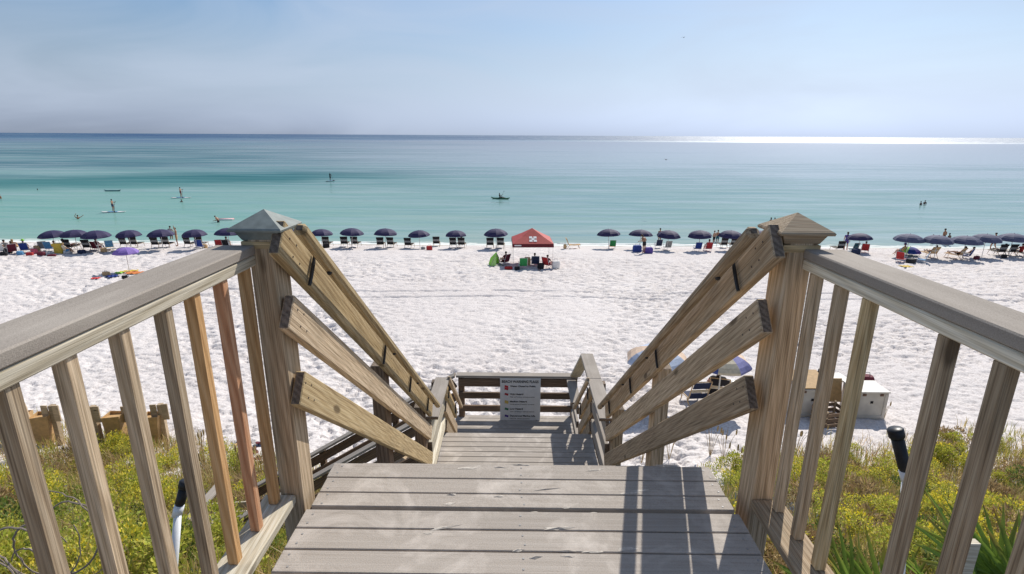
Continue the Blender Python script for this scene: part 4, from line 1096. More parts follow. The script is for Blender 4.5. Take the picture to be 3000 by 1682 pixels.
def person(pn, p, rz, label, skin=1, bottom=None, top=None, shirt=None, hair='brown', long=False, hat=None, sc=1.0, group='people on the beach and in the water'):
    g = empty('person', p, rz, label, 'person', group); g.scale = (sc,)*3; ms = body_meshes(pn)
    def part(nm, k, m):
        me = ms[k]
        if not me.materials: me.materials.append(None)
        o = bpy.data.objects.new(nm, me); col.objects.link(o); o.parent = g; o.material_slots[0].link = 'OBJECT'; o.material_slots[0].material = m; return o
    b_ = part('body', 'body', SK[skin]); part('nose', 'face', SK[skin])
    if bottom: part('swim_shorts', 'shorts', FB[bottom])
    if top: part('swim_top', 'top', FB[top])
    if shirt: part('shirt', 'shirt', FB[shirt])
    part('hair', 'long_hair' if long else 'hair', HAIRM[hair])
    if hat: part('hat', 'hat', FB[hat])
    return g
def G(px, py): return ground(px, py)
def W(px, py, depth=0.0): p = on_z(px, py, SEA_Z); return Vector((p.x, p.y, SEA_Z - depth))
# ------------------------------------------------------------------ umbrellas along the water
ORD = ['first', 'second', 'third', 'fourth', 'fifth', 'sixth', 'seventh', 'eighth', 'ninth', 'tenth', 'eleventh', 'twelfth', 'thirteenth', 'fourteenth']
LEFTU = [(166, 733), (228, 736), (291, 738), (387, 732), (479, 732), (578, 730), (672, 730), (852, 728), (944, 728), (1032, 726), (1130, 728), (1231, 728), (1337, 729), (1454, 729)]
for i, (px, py) in enumerate(LEFTU):
    UMB.put(G(px, py), i*.37, 'navy beach umbrella, %s from the left along the waterline' % ORD[i], 'umbrella', 'navy rental umbrellas in a row', rng.uniform(.95, 1.05)).rotation_euler = (jit(.07), jit(.07), i*.37)
RIGHTU = [(1783, 729), (1874, 731), (1954, 733), (2048, 734), (2135, 734), (2228, 733), (2515, 740)]
for i, (px, py) in enumerate(RIGHTU):
    UMB.put(G(px, py), i*.53 + .2, 'navy beach umbrella, %s to the right of the red tent' % ORD[i], 'umbrella', 'navy rental umbrellas in a row', rng.uniform(.95, 1.05)).rotation_euler = (jit(.07), jit(.07), i*.53)
FAR = [(2653, 752), (2736, 757), (2818, 759), (2876, 752), (2955, 750), (3050, 752)]
for i, (px, py) in enumerate(FAR):
    UMB2.put(G(px, py), i*.41, 'faded grey-navy beach umbrella, %s in the right-hand cluster' % ORD[i], 'umbrella', 'faded umbrellas at the right', 1.10)

LG = 'black rental loungers facing the sea'
LOU = [(370, 722, 'fourth', 'left'), (399, 722, 'fourth', 'right'), (461, 723, 'fifth', 'left'), (492, 722, 'fifth', 'right'), (557, 721, 'sixth', 'left'), (590, 721, 'sixth', 'right'),
       (959, 720, 'ninth', None), (1011, 720, 'tenth', 'left'), (1042, 720, 'tenth', 'right'), (1116, 722, 'eleventh', 'left'), (1147, 722, 'eleventh', 'right'),
       (1329, 723, 'thirteenth', 'left'), (1353, 723, 'thirteenth', 'right'), (1436, 724, 'fourteenth', 'left'), (1467, 724, 'fourteenth', 'right'), (263, 732, 'third', None)]
for px, py, u, sd_ in LOU:
    LOUNGE.put(G(px, py + 3), jit(.12), ('black lounge chair under the %s umbrella from the left' % u) if sd_ is None else ('%s black lounge chair under the %s umbrella from the left' % (sd_, u)), 'lounge chair', LG, 1.05)
for px, py, lab in [(208, 734, 'black lounge chair with a sunbather between second and third left umbrellas'), (2117, 726, 'left black lounge chair under the fifth umbrella right of the tent'),
                    (2146, 726, 'right black lounge chair under the fifth umbrella right of the tent'), (1279, 722, 'black lounge chair alone right of the twelfth left umbrella'),
                    (1198, 727, 'low black lounge chair left of the twelfth umbrella pole'), (2455, 737, 'black lounge chair beside the woman near the right post cap'),
                    (2925, 748, 'black lounge chair with a seated man in lilac, far right'), (2954, 748, 'black lounge chair under the fifth faded umbrella'),
                    (2996, 752, 'dark lounge chair cut by the right edge of the view')]:
    LOUNGE.put(G(px, py), jit(.15), lab, 'lounge chair', LG, 1.05)
WOODL = mk_lounge(FB['tan'], FB['cream'], M('warm_chair_wood', (.40, .20, .08), .6))
WOODL.put(G(1673, 727), -1.5, 'wooden lounge chair seen from the side right of the red tent', 'lounge chair', LG, 1.05)
WOODL.put(G(2802, 757), .5, 'tan wooden lounge chair under the third faded umbrella', 'lounge chair', LG, 1.05)
WOODL.put(G(2725, 753), .1, 'wooden lounge chair in the shade of the second faded umbrella', 'lounge chair', LG, 1.05)

# folding chairs
for a in [('orange', 1793, 728, .0, 'orange and green folding chair under the first umbrella right of the tent', 'green'),
          ('navy', 1927, 726, .1, 'left navy folding chair under the third umbrella right of the tent', 'navy'), ('grey', 1954, 731, .1, 'grey folding chair under the third umbrella right of the tent', None),
          ('blue', 2042, 735, .0, 'tall royal blue folding chair under the fourth umbrella right of the tent', None), ('red', 2073, 735, .0, 'red folding chair beside the royal blue chair', None),
          ('teal', 2497, 737, .2, 'teal folding chair beside the right post cap', None), ('red', 2532, 740, -.5, 'bright red folding chair under the umbrella by the right post cap', None),
          ('red', 2638, 766, -.9, 'red folding chair turned away on the sand, right of the cap board', None), ('sky', 2699, 768, .9, 'blue folding chair facing the red one on the sand', None),
          ('blue', 2828, 757, .6, 'blue folding chair beside the tan wooden lounge', None),
          ('teal', 78, 739, .4, 'teal folding chair of the person in the lime cap', 'blue'), ('grey', 131, 734, .5, 'dark grey high-backed folding chair under the first left umbrella', None),
          ('sky', 150, 735, .2, 'sky blue folding chair under the first left umbrella', None), ('maroon', 288, 734, -.2, 'maroon folding chair under the third left umbrella', None),
          ('yellow', 323, 731, .6, 'yellow and blue folding chair right of the third umbrella', 'sky'), ('navy', 4, 742, .5, 'navy and white folding chair at the left edge', 'white'),
          ('red', 38, 743, .8, 'red lounge-style folding chair near the left edge', 'maroon'), ('maroon', 1477, 775, .9, 'maroon folding chair tipped beside the lime beach shelter', None),
          ('green', 1532, 786, .1, 'bright green folding chair under the red tent', None), ('navy', 1568, 780, .0, 'dark blue folding chair under the red tent', None),
          ('maroon', 1605, 784, -.7, 'small dark red folding chair at the right of the tent shade', 'red'), ('blue', 588, 728, .2, 'blue folding chair right of the sixth left umbrella', None),
          ('red', 645, 728, .3, 'red folding chair beside the left post cap', None), ('black', 668, 728, .0, 'black folding chair half hidden by the left post cap', None)]:
    camp(a[0], a[1], a[2], a[3], a[4], a[5])

# bags, boxes and balls
def bag(c, px, py, w, h, label, cat='bag', dep=None):
    p = G(px, py); g = empty('beach_bag', p, rng.uniform(-.5, .5), label, cat, 'bags and boxes on the sand'); d = dep or w*.6
    mb = MB(); prof = [(.92, 0), (1.0, .2), (1.0, .75), (.86, 1.0)]; V = []
    for k, z in prof:
        for i in range(10):
            a = 2*math.pi*i/10; cx, sy = math.cos(a), math.sin(a); e = .55
            V.append((w/2*k*math.copysign(abs(cx)**e, cx), d/2*k*math.copysign(abs(sy)**e, sy), z*h - .02))
    F = [(i*10+j, i*10+(j+1)%10, i*10+10+(j+1)%10, i*10+10+j) for i in range(3) for j in range(10)] + [tuple(range(30, 40)), tuple(range(10))[::-1]]
    mb.add(V, F).build('body', FB[c], g)
    MB().tube([(-w*.25, 0, h*.95), (-w*.2, 0, h*1.3), (w*.2, 0, h*1.3), (w*.25, 0, h*.95)], .012, 5).build('handle', FB['grey'], g)
for a in [('black', 24, 742, .6, .35, 'black bag on the sand near the left edge'), ('pink', 102, 742, .55, .4, 'pink beach bag left of the first umbrella'), ('maroon', 122, 748, .6, .3, 'dark maroon bag in front of the left crowd'),
          ('yellow', 175, 742, .7, .85, 'yellow and orange patterned beach bag under the first umbrella'), ('maroon', 152, 750, .6, .15, 'flat dark red bag on the sand below the first umbrella'),
          ('white', 197, 742, .5, .25, 'white cooler bag in front of the second left umbrella'), ('grey', 192, 737, .7, .4, 'grey bag beside the sunbather on the left'),
          ('red', 1258, 733, .55, .4, 'red bag on the sand left of the thirteenth umbrella'), ('grey', 1240, 731, .4, .25, 'small grey bag under the twelfth left umbrella'),
          ('blue', 1866, 738, .8, .6, 'blue box under the second umbrella right of the tent'), ('purple', 1899, 741, .8, .5, 'purple and red bag beside the bending person'),
          ('navy', 2506, 745, .8, .5, 'blue and white bag between teal and red chairs'), ('black', 2668, 770, .8, .35, 'dark bag between the red and blue chairs'),
          ('red', 1490, 788, .6, .2, 'flat red bag in the tent shade'), ('white', 1628, 785, .6, .55, 'white and blue bag right of the tent'),
          ('black', 956, 726, .6, .4, 'black bag in front of the ninth umbrella'), ('black', 1584, 786, .5, .4, 'black bag between blue and red chairs under the tent'),
          ('tan', 601, 727, .5, .35, 'tan bag beside the right lounger of the sixth umbrella'), ('white', 2490, 744, .5, .3, 'white bag beside the woman near the right post cap'),
          ('tan', 1708, 728, .3, .35, 'small tan bag at the waterline left of the first right umbrella') if False else ('tan', 1655, 728, .3, .4, 'small brown bag on the sand mound right of the tent')]:
    bag(*a)
def towel(c, px0, py0, px1, py1, w, label):
    a, b_ = G(px0, py0), G(px1, py1); d = (b_-a); L = d.length; e = d.normalized(); s_ = Vector((-e.y, e.x, 0)); V = []; F = []
    n = 8
    for i in range(n+1):
        for j in range(4):
            q = a + e*L*i/n + s_*w*(j/3-.5); V.append((q.x, q.y, zs(q.x, q.y) + .05 + .03*math.sin(i*2.1+j)))
    for i in range(n):
        for j in range(3): F.append((i*4+j, i*4+4+j, i*4+5+j, i*4+1+j))
    o = MB().add(V, F).build('beach_towel', FB[c]); m = o.modifiers.new('thick', 'SOLIDIFY'); m.thickness = .025
    tag(o, label, 'towel', 'towels on the sand')
towel('orange', 375, 800, 424, 801, .8, 'orange and yellow towel under the lilac umbrella'); towel('yellow', 352, 797, 405, 793, .45, 'yellow float lying behind the orange towel')
towel('blue', 315, 812, 345, 808, .8, 'blue towel left of the lilac umbrella pole'); towel('red', 270, 817, 292, 816, .5, 'red towel leftmost of the lilac umbrella camp')
towel('lime', 340, 800, 358, 800, .35, 'lime towel between blue and yellow ones'); towel('red', 1850, 748, 1905, 746, .7, 'brown-red towel in front of the bending person') if False else None
towel('white', 362, 812, 382, 809, .5, 'white towel under the lilac umbrella pole'); towel('yellow', 2640, 782, 2668, 781, .6, 'yellow-green towel below the red chair at right')
bag('tan', 312, 806, .5, .25, 'tan bag left end of the lilac umbrella camp'); bag('black', 366, 815, .35, .2, 'small dark bag at the foot of the lilac umbrella')
lu = empty('beach_umbrella', G(379, 795), 0, 'small lilac umbrella standing alone over coloured towels', 'umbrella'); umbrella_parts(lu, .80, 1.72, .34, [FB['lilac']])
du = empty('kids_parasol', G(2662, 748), 0, 'low lime, blue and purple kids parasol at right', 'umbrella'); umbrella_parts(du, .85, .75, .42, [FB['lime'], FB['blue'], FB['purple'], FB['sky']])

# lime pop-up shelter
sh = empty('beach_shelter', G(1452, 776), .25, 'lime green pop-up beach shelter left of the red tent', 'shelter')
LIME2 = M('pale_lime_fabric', (.45, .72, .22), .8)
A_, B_, C_, D_, T1, T2 = (-.50, -.42, 0), (.38, -.46, 0), (.42, .42, 0), (-.46, .40, 0), (.02, -.22, .90), (.10, .20, .94)
MB().add([A_, D_, T2, T1, (-.34, -.36, .45), (-.32, .34, .48)], [(0, 1, 5, 4), (4, 5, 2, 3)]).build('side_panel', FB['lime'], sh).modifiers.new('t', 'SOLIDIFY').thickness = .01
MB().add([D_, C_, T2, (.34, .36, .5), (-.30, .38, .5)], [(0, 1, 3, 4), (4, 3, 2)]).build('back_panel', FB['lime'], sh).modifiers.new('t', 'SOLIDIFY').thickness = .01
MB().add([A_, (-.05, -.44, 0), T1, (-.34, -.36, .45)], [(0, 1, 2, 3)]).build('front_panel', LIME2, sh).modifiers.new('t', 'SOLIDIFY').thickness = .01
MB().box(-.48, .40, -.44, .40, .0, .02).build('floor', FB['grey'], sh)
for a_, b_ in ((A_, T1), (B_, T1), (C_, T2), (D_, T2)): MB().tube([a_, b_], .010, 5).build('pole', FB['grey'], sh)

# red canopy tent
tp = G(1559, 780); TW = 1.52
tn = empty('canopy_tent', (tp.x, tp.y + TW, zs(tp.x, tp.y + TW)), .04, 'red pop-up canopy tent with white emblem', 'tent')
RED = M('tent_red', (.42, .06, .05), .7, .15); DRED = M('tent_dark_red', (.13, .012, .018), .75)
e, hz, ap = TW, 1.62, 2.72
ring = [(-e, -e), (e, -e), (e, e), (-e, e)]
V = [(x, y_, hz + .16) for x, y_ in ring] + [(x*.52, y_*.52, hz + .58) for x, y_ in ring] + [(0, 0, ap)]
MB().add(V, [(k, (k+1)%4, 4+(k+1)%4, 4+k) for k in range(4)] + [(4+k, 4+(k+1)%4, 8) for k in range(4)]).build('roof', RED, tn)
V = [(x*1.004, y_*1.004, hz + .165) for x, y_ in ring] + [(x*1.012, y_*1.012, hz - .10) for x, y_ in ring]
MB().add(V, [(k, 4+k, 4+(k+1)%4, (k+1)%4) for k in range(4)]).build('valance', DRED, tn)
for x, y_ in ring:
    MB().tube([(x*.97, y_*.97, -.3), (x*.97, y_*.97, hz + .15)], .013, 6).build('leg', POLE, tn)
EMW = M('emblem_white', (.8, .78, .76), .7, .04)
n_ = Vector((0, -.42, .72*1.0)).normalized()
def roofp(x, t): # point on front lower roof panel
    return Vector((x, -e + (e - e*.52)*t, hz + .16 + .42*t)) + Vector((0, -.012, .02))
em = MB()
for cx in (-.16, .16):
    for t0, t1 in ((.28, .56), (.72, 1.0)):
        em.add([roofp(cx-.13, t0), roofp(cx+.13, t0), roofp(cx+.11, t1), roofp(cx-.11, t1)], [(0, 1, 2, 3)])
em.add([roofp(-.10, .50), roofp(.10, .50), roofp(.13, .78), roofp(-.13, .78)], [(0, 1, 2, 3)]); em.build('emblem', EMW, tn)
MB().add([(-e*.92, -e*1.014, hz), (-e*.58, -e*1.014, hz), (-e*.58, -e*1.014, hz + .09), (-e*.92, -e*1.014, hz + .09)], [(0, 1, 2, 3)]).build('printed_strip', EMW, tn)

# ------------------------------------------------------------------ beach people
person('arms_up', G(521, 721), 2.2, 'person in tan swimwear with arms raised beside the fifth umbrella', 1, 'tan', hair='brown')
person('hips', W(503, 700, .35), 0, 'person in a dark shirt wading behind the fifth umbrella', 1, 'black', shirt='grey', hair='black')
person('bend', G(1886, 742), .5, 'suntanned person leaning over under the second umbrella right of the tent', 1, 'black', hair='brown', long=True)
person('stand', W(1932, 708, .30), .2, 'man in olive trunks standing behind the third umbrella right of the tent', 1, 'tan', hair='black')
person('hips', W(2091, 709, .35), .6, 'left of the two people wading behind the fifth right umbrella', 0, 'black', hair='brown', sc=.9)
person('stand', W(2101, 708, .35), -.5, 'right of the two people wading behind the fifth right umbrella', 1, 'teal', hair='brown', sc=.92)
person('stand', G(2476, 734), -.4, 'woman in a purple swimsuit standing beside the umbrella near the right post cap', 3, 'purple', shirt='purple', hair='brown', long=True)
person('walk', W(2761, 715, .2), .3, 'taller of the two people standing behind the second faded umbrella', 1, 'navy', hair='black', sc=1.06)
person('stand', W(2776, 717, .25), .2, 'shorter of the two people standing behind the second faded umbrella', 2, 'maroon', hair='black', sc=.85)
person('walk', G(2907, 735), .3, 'man in black shorts walking left of the fifth faded umbrella', 1, 'black', hair='black')
person('lounge', G(2925, 747), .1, 'seated man in a lilac shirt under the fifth faded umbrella', 2, 'navy', shirt='lilac', hair='black')
person('sit', G(2986, 748), -.3, 'seated person in a red top at the right edge', 0, 'navy', shirt='red', hair='brown')
person('lounge', G(2803, 756), .5, 'sunbather reclining on the tan wooden lounge', 1, 'black', hair='brown')
person('sit', G(2640, 748), .4, 'person in a purple cap sitting under the first faded umbrella', 0, 'navy', shirt='tan', hat='purple')
person('lounge', G(2726, 752), .0, 'sunbather reclining under the second faded umbrella', 1, 'black', shirt='grey', hair='black')
person('lounge', G(208, 733), -.5, 'dark-haired sunbather on the lounge between second and third umbrellas', 2, 'maroon', hair='black')
person('sit', G(76, 738), .5, 'person in a lime cap seated on the teal chair', 0, 'teal', shirt='teal', hat='lime')
person('lounge', G(36, 742), .9, 'sunburnt person reclining in the red chair near the left edge', 3, 'maroon', hair='brown', long=True)
person('sit', G(3, 741), .6, 'seated person cut by the left edge', 1, 'navy', shirt='white', hair='black')
person('sit', G(1352, 724), .2, 'person in brown seated on the right lounger of the thirteenth umbrella', 1, 'tan', hair='brown')
person('sit', G(2073, 734), .1, 'person in red seated in the red chair beside the blue one', 1, 'red', shirt='red', hair='brown')
person('sit', G(668, 727), .2, 'person in a dark top seated beside the left post cap', 1, 'black', shirt='black', hair='brown')
person('sit', G(290, 733), 0, 'person seated low in the maroon chair', 2, 'maroon', shirt='maroon', hair='black')
# bathers
person('stand', W(2257, 660, .75), .3, 'left of two people wading above the right post cap', 2, 'black', hair='black')
person('stand', W(2268, 658, .75), -.5, 'right of two people wading above the right post cap', 2, 'black', shirt='navy', hair='black', sc=.95)
person('stand', W(2697, 600, 1.15), .3, 'left of two bathers chest-deep at the right', 2, 'black', hair='black')
person('stand', W(2709, 598, 1.1), -.3, 'right of two bathers chest-deep at the right', 2, 'black', hair='black')
person('arms_up', W(229, 642, 1.2), .8, 'lone bather chest-deep left of the paddleboarders', 1, 'tan', hair='brown')
person('bend', W(640, 652, .75), 1.4, 'person bending over a pink float behind the left post cap', 1, 'black', hair='brown')
person('stand', W(1, 582, 1.0), 0, 'bather cut by the left edge far out', 1, 'red', hair='brown')
person('stand', W(2338, 645, 1.35), 0, 'bather whose head shows over the right post cap', 2, 'black', hair='black')
person('stand', W(110, 557, 1.45), 0, 'far swimmer whose head shows as a dot at upper left', 2, 'black', hair='black')
# float
fp = W(662, 644); fo = empty('swim_float', fp, .2, 'pink and white air mattress floating behind the left post cap', 'float')
for i in range(4): MB().tube([(-.9, (i-1.5)*.19, .06), (.9, (i-1.5)*.19, .06)], .10, 8).build('air_tube', FB['pink' if i % 2 else 'white'], fo, True)

# paddleboards and kayak
def hull(L, w, t, n=14, rise=.08):
    V = []; F = []; m = 8
    for i in range(n+1):
        u = i/n*2-1; k = max(.02, (1-abs(u)**2.6))**.6; z = rise*max(0, abs(u)-.6)**2*6
        for j in range(m):
            a = 2*math.pi*j/m; V.append((u*L/2, w/2*k*math.cos(a), z + t/2*(.35+.65*k)*math.sin(a)))
    for i in range(n):
        for j in range(m): F.append((i*m+j, i*m+(j+1)%m, (i+1)*m+(j+1)%m, (i+1)*m+j))
    F += [tuple(range(m))[::-1], tuple(n*m+j for j in range(m))]; return V, F
def sup(px, py, rz, lab, plab, skin, bottom, shirt, hgt=1.0, c='white'):
    p = W(px, py); b_ = empty('paddleboard', p + Vector((0, 0, .05)), rz, lab, 'paddleboard', 'stand-up paddleboards')
    V, F = hull(3.3, .8, .14); MB().add(V, F).build('hull', FB[c], b_, True)
    MB().box(-.7, .6, -.28, .28, .066, .074).build('deck_pad', FB['sky'], b_)
    MB().add([(-1.4, .01, -.05), (-1.2, .01, -.05), (-1.35, .01, -.3), (-1.4, -.01, -.05), (-1.2, -.01, -.05), (-1.35, -.01, -.3)], [(0,1,2),(5,4,3),(0,3,4,1),(1,4,5,2),(2,5,3,0)]).build('fin', FB['black'], b_)
    person('paddle', p + Vector((0, 0, .115)), rz - 1.57, plab, skin, bottom, shirt=shirt, hair='black', sc=hgt)
    pd = empty('paddle', p + Vector((0, 0, .1)), rz - 1.57, 'paddle held by the ' + plab, 'paddle', 'paddles')
    MB().tube([(-.10, .45, 1.45), (.25, .42, .95), (.46, .44, .15)], .016, 6).build('shaft', FB['black'], pd)
    MB().box(.40, .56, .42, .45, -.25, .18).build('blade', FB['black'], pd)
sup(333, 622, .1, 'paddleboard of the nearest rider, upper left sea', 'nearest paddleboarder left of the post cap', 1, 'navy', None)
sup(531, 580, .15, 'white paddleboard second from the left', 'paddleboarder above a swimming head', 1, 'maroon', None, c='white')
sup(968, 531, 1.2, 'dark paddleboard of the farthest rider', 'farthest paddleboarder near the dark water band', 2, 'black', 'black', 1.05, c='navy')
person('stand', W(532, 592, 1.3), 0, 'swimming head just below the second paddleboard', 2, 'black', hair='black')
kp = W(1466, 583); ky = empty('kayak', kp + Vector((0, 0, .08)), -.25, 'dark green kayak crossing the middle of the bay', 'kayak')
V, F = hull(3.4, .72, .34, rise=.2); MB().add(V, F).build('hull', M('kayak_green', (.02, .12, .05), .4), ky, True)
MB().lathe([(.30, .15), (.33, .19), (.29, .2)], 12).build('cockpit_rim', FB['black'], ky)
person('kayak', kp + Vector((0, 0, -.05)), -.25 - 1.57, 'kayaker in dark clothing with raised paddle', 2, 'black', shirt='black', hair='black')
pd = empty('paddle', kp + Vector((0, 0, .75)), -.25, 'double-bladed paddle raised by the kayaker', 'paddle', 'paddles')
MB().tube([(.35, -.85, -.35), (.38, .85, .45)], .016, 6).build('shaft', FB['black'], pd)
for s in (-1, 1): MB().ell((.365 + .015*s, s*.98, .05 + s*.45), (.015, .2, .09), 8, 5).build('blade', FB['black'], pd)
far_k = W(330, 560); fk = empty('kayak', far_k + Vector((0, 0, .05)), .1, 'low dark kayak hull far left beyond the paddleboarders', 'kayak')
V, F = hull(3.0, .7, .3, rise=.2); MB().add(V, F).build('hull', M('kayak_teal', (.02, .10, .11), .4), fk, True)

# birds
def bird(p, sc, label):
    g = empty('gull', p, .6, label, 'bird', 'gulls in flight'); g.scale = (sc,)*3; m = M('gull_grey', (.10, .10, .11), .8)
    V, F = hull(.42, .10, .10); MB().add(V, F).build('body', m, g, True)
    for s in (-1, 1):
        MB().add([(.08, s*.03, .03), (-.06, s*.03, .03), (-.02, s*.30, .13), (.07, s*.30, .13), (-.12, s*.62, .06), (-.03, s*.62, .06)], [(0,1,2,3), (3,2,4,5)]).build('wing', m, g)
bird(CAM + ray(2003, 110)*60, .45, 'gull high in the pale sky'); bird(CAM + ray(1951, 468)*80, .9, 'gull skimming low over the water')

# ------------------------------------------------------------------ things near the foot of the dune
# camp on the right: two umbrellas, chairs, cooler
cu = empty('beach_umbrella', G(1915, 1178), .2, 'pale blue and cream umbrella behind the right stair boards', 'umbrella')
umbrella_parts(cu, 1.02, 1.95, .42, [M('pale_blue_canvas', (.42, .48, .60), .8), FB['cream'], M('pale_blue_canvas', (.42, .48, .60), .8), M('peach_canvas', (.62, .46, .34), .8)])
cu2 = empty('beach_umbrella', G(2100, 1190), .3, 'blue and cream striped umbrella over the seated pair', 'umbrella')
umbrella_parts(cu2, .88, 1.9, .36, [M('dusk_blue_canvas', (.06, .09, .26), .8), FB['cream'], M('violet_canvas', (.20, .20, .40), .8), M('peach_canvas')])
def wood_chair(px, py, rz, fabm, label):
    g = empty('wooden_beach_chair', G(px, py), rz, label, 'beach chair', 'wooden chairs of the right camp'); f = M('honey_wood', (.55, .38, .20), .6); w = .30
    mb = MB()
    for s in (-1, 1): mb.tube([(s*w, .35, .22), (s*w, -.25, .26)], .02, 5); mb.tube([(s*w, -.15, .10), (s*w*1.02, -.48, .95)], .02, 5)
    for y_, z in ((-.25, .36), (-.35, .60), (-.48, .95)): mb.tube([(-w, y_, z), (w, y_, z)], .018, 5)
    mb.build('frame', f, g)
    for s in (-1, 1):
        MB().tube([(s*w, .3, .22), (s*w, .34, -.05)], .02, 5).build('leg', f, g); MB().tube([(s*w, -.1, .2), (s*w, -.45, -.05)], .02, 5).build('leg', f, g)
    for z0, z1, m, nm in ((.66, .93, fabm, 'back_panel'), (.50, .64, FB['cream'], 'back_slat'), (.26, .48, fabm, 'back_panel')):
        y0_, y1_ = -.15-.33*(z0-.1)/.85 - .02, -.15-.33*(z1-.1)/.85 - .02
        MB().add([(-w+.02, y0_, z0), (w-.02, y0_, z0), (w-.02, y1_, z1), (-w+.02, y1_, z1)], [(0,1,2,3)]).build(nm, m, g)
    MB().box(-w+.01, w-.01, -.2, .34, .225, .24).build('seat', fabm, g)
wood_chair(2033, 1178, .1, FB['navy'], 'wooden chair with navy slings and cream slat in the right camp')
wood_chair(2098, 1168, -.25, FB['black'], 'wooden chair with a black towel beside the cooler')
person('sit', G(2026, 1176), .1, 'person slumped in the navy slung wooden chair', 3, 'navy', shirt='navy', hair='brown', sc=.95) if False else None
person('sit', G(2095, 1166), -.25, 'person in dark clothes seated beside the red cooler', 3, 'black', shirt='black', hair='brown', sc=1.1)
cl_ = empty('drink_cooler', G(2143, 1150), .3, 'red drink cooler with a white lid beside the seated person', 'cooler')
MB().lathe([(.17, -.02), (.20, .03), (.21, .30), (.20, .31)], 20).build('body', M('cooler_red', (.55, .03, .03), .35), cl_, True)
ldm = MB().lathe([(.215, .31), (.22, .36), (.20, .43), (.10, .46)], 20).build('lid', M('cooler_white', (.78, .78, .76), .35), cl_, True)
MB().tube([(-.09, -.06, .45), (-.07, -.06, .50), (.07, -.06, .50), (.09, -.06, .45)], .012, 5).build('handle', FB['white'], ldm)
MB().ell((.02, -.21, .15), (.05, .015, .05), 10, 6).build('badge', FB['white'], cl_)

# white storage chests with open lid
WCH = M('chest_white', (.58, .54, .48), .6, .12, 3); PLY = M('plywood', (.52, .33, .15), .7, .15)
def chest(px0, px1, py, h, dep, label, lid=True):
    a, b_ = G(px0, py), G(px1, py); w = abs(b_.x - a.x); c = Vector(((a.x+b_.x)/2, (a.y+b_.y)/2 + dep/2, min(a.z, b_.z) - .06))
    g = empty('storage_chest', c, 0, label, 'chest', 'white storage chests on the sand')
    MB().box(-w/2, w/2, -dep/2, dep/2, 0, h).build('body', WCH, g)
    if lid: MB().box(-w/2-.03, w/2+.03, -dep/2-.03, dep/2+.03, h+.003, h+.045).build('lid', M('chest_lid', (.64, .61, .56), .6, .08), g)
    MB().box(-.04, .04, -dep/2-.012, -dep/2, h*.62, h*.70).build('latch', FB['black'], g)
    for x in (-w/2+.05, w/2-.05): MB().box(x-.045, x+.045, -dep/2-.018, -dep/2-.002, .06, h-.03).build('corner_batten', WCH, g)
    MB().box(-w/2+.10, w/2-.10, -dep/2-.018, -dep/2-.002, .08, .17).build('bottom_batten', WCH, g)
    for x in (-w*.28, w*.28): MB().box(x-.05, x+.05, -dep/2-.020, -dep/2-.002, h-.10, h-.03).build('hinge', M('rusty_hinge', (.16, .09, .06), .7), g)
    return g, c, w
g1, c1, w1 = chest(2325, 2418, 1222, .98, .9, 'left white storage chest with tan board lid behind the right balusters', False)
g2, c2, w2 = chest(2500, 2588, 1226, .92, .75, 'right white storage chest standing nearest the dune grass')
LIDM = Matrix.Rotation(R(14), 4, 'X')
MB().box(-w1/2, w1/2, 0, .9, .0, .03, Matrix.Translation((0, -.42, 1.0)) @ LIDM).build('open_lid', PLY, g1)
pl = empty('plywood_door', Vector(((c1.x+c2.x)/2 - .1, c1.y + .05, c1.z)), 0, 'tan plywood door leaning between the two white chests', 'door')
MB().box(-.48, .48, -.02, .02, .30, 1.05, Matrix.Rotation(R(-14), 4, 'X')).build('panel', PLY, pl)
MB().box(-.05, .05, -.03, .03, 0, .5, Matrix.Rotation(R(-14), 4, 'X')).build('prop', W_GREY, pl)
tb = empty('white_table_board', Vector((c2.x - .95, c2.y + .85, c2.z)), .1, 'white board lying across trestles behind the chests', 'table')
MB().box(-.9, .9, -.32, .32, .80, .84).build('top', M('chest_lid'), tb)
for x in (-.8, .8):
    for y_ in (-.27, .27): MB().box(x-.03, x+.03, y_-.03, y_+.03, -.2, .80).build('leg', WCH, tb)
for i, dx in enumerate((-.25, -.05)):
    bt = empty('bottle', Vector((c2.x - .75 + dx, c2.y + .9, c2.z + .84)), 0, '%s of two dark bottles on the white board' % ('left', 'right')[i], 'bottle', 'dark bottles on the board')
    MB().lathe([(.035, 0), (.037, .15), (.03, .19), (.014, .22), (.014, .27)], 10).build('glass', FB['black'], bt)
    MB().lathe([(.016, .27), (.016, .29)], 8).build('cap', FB['grey'], bt)
bag('maroon', 2532, 1125, .55, .35, 'brown-red bundle behind the white board'); bpy.context.scene.collection.objects  # noqa
cr = empty('crate', G(2428, 1240), .2, 'dark slatted crate on the sand between the white chests', 'crate')
for z in (.05, .22, .39):
    for s in (-1, 1):
        MB().box(-.4, .4, s*.3-.012, s*.3+.012, z, z+.11).build('slat', W_DARK, cr); MB().box(s*.4-.012, s*.4+.012, -.3, .3, z, z+.11).build('slat', W_DARK, cr)
for s in (-1, 1):
    for t in (-1, 1): MB().box(s*.37-.025, s*.37+.025, t*.27-.025, t*.27+.025, -.05, .56).build('corner_post', W_GREY, cr)
MB().box(-.38, .38, -.28, .28, .0, .03).build('base', W_DARK, cr)

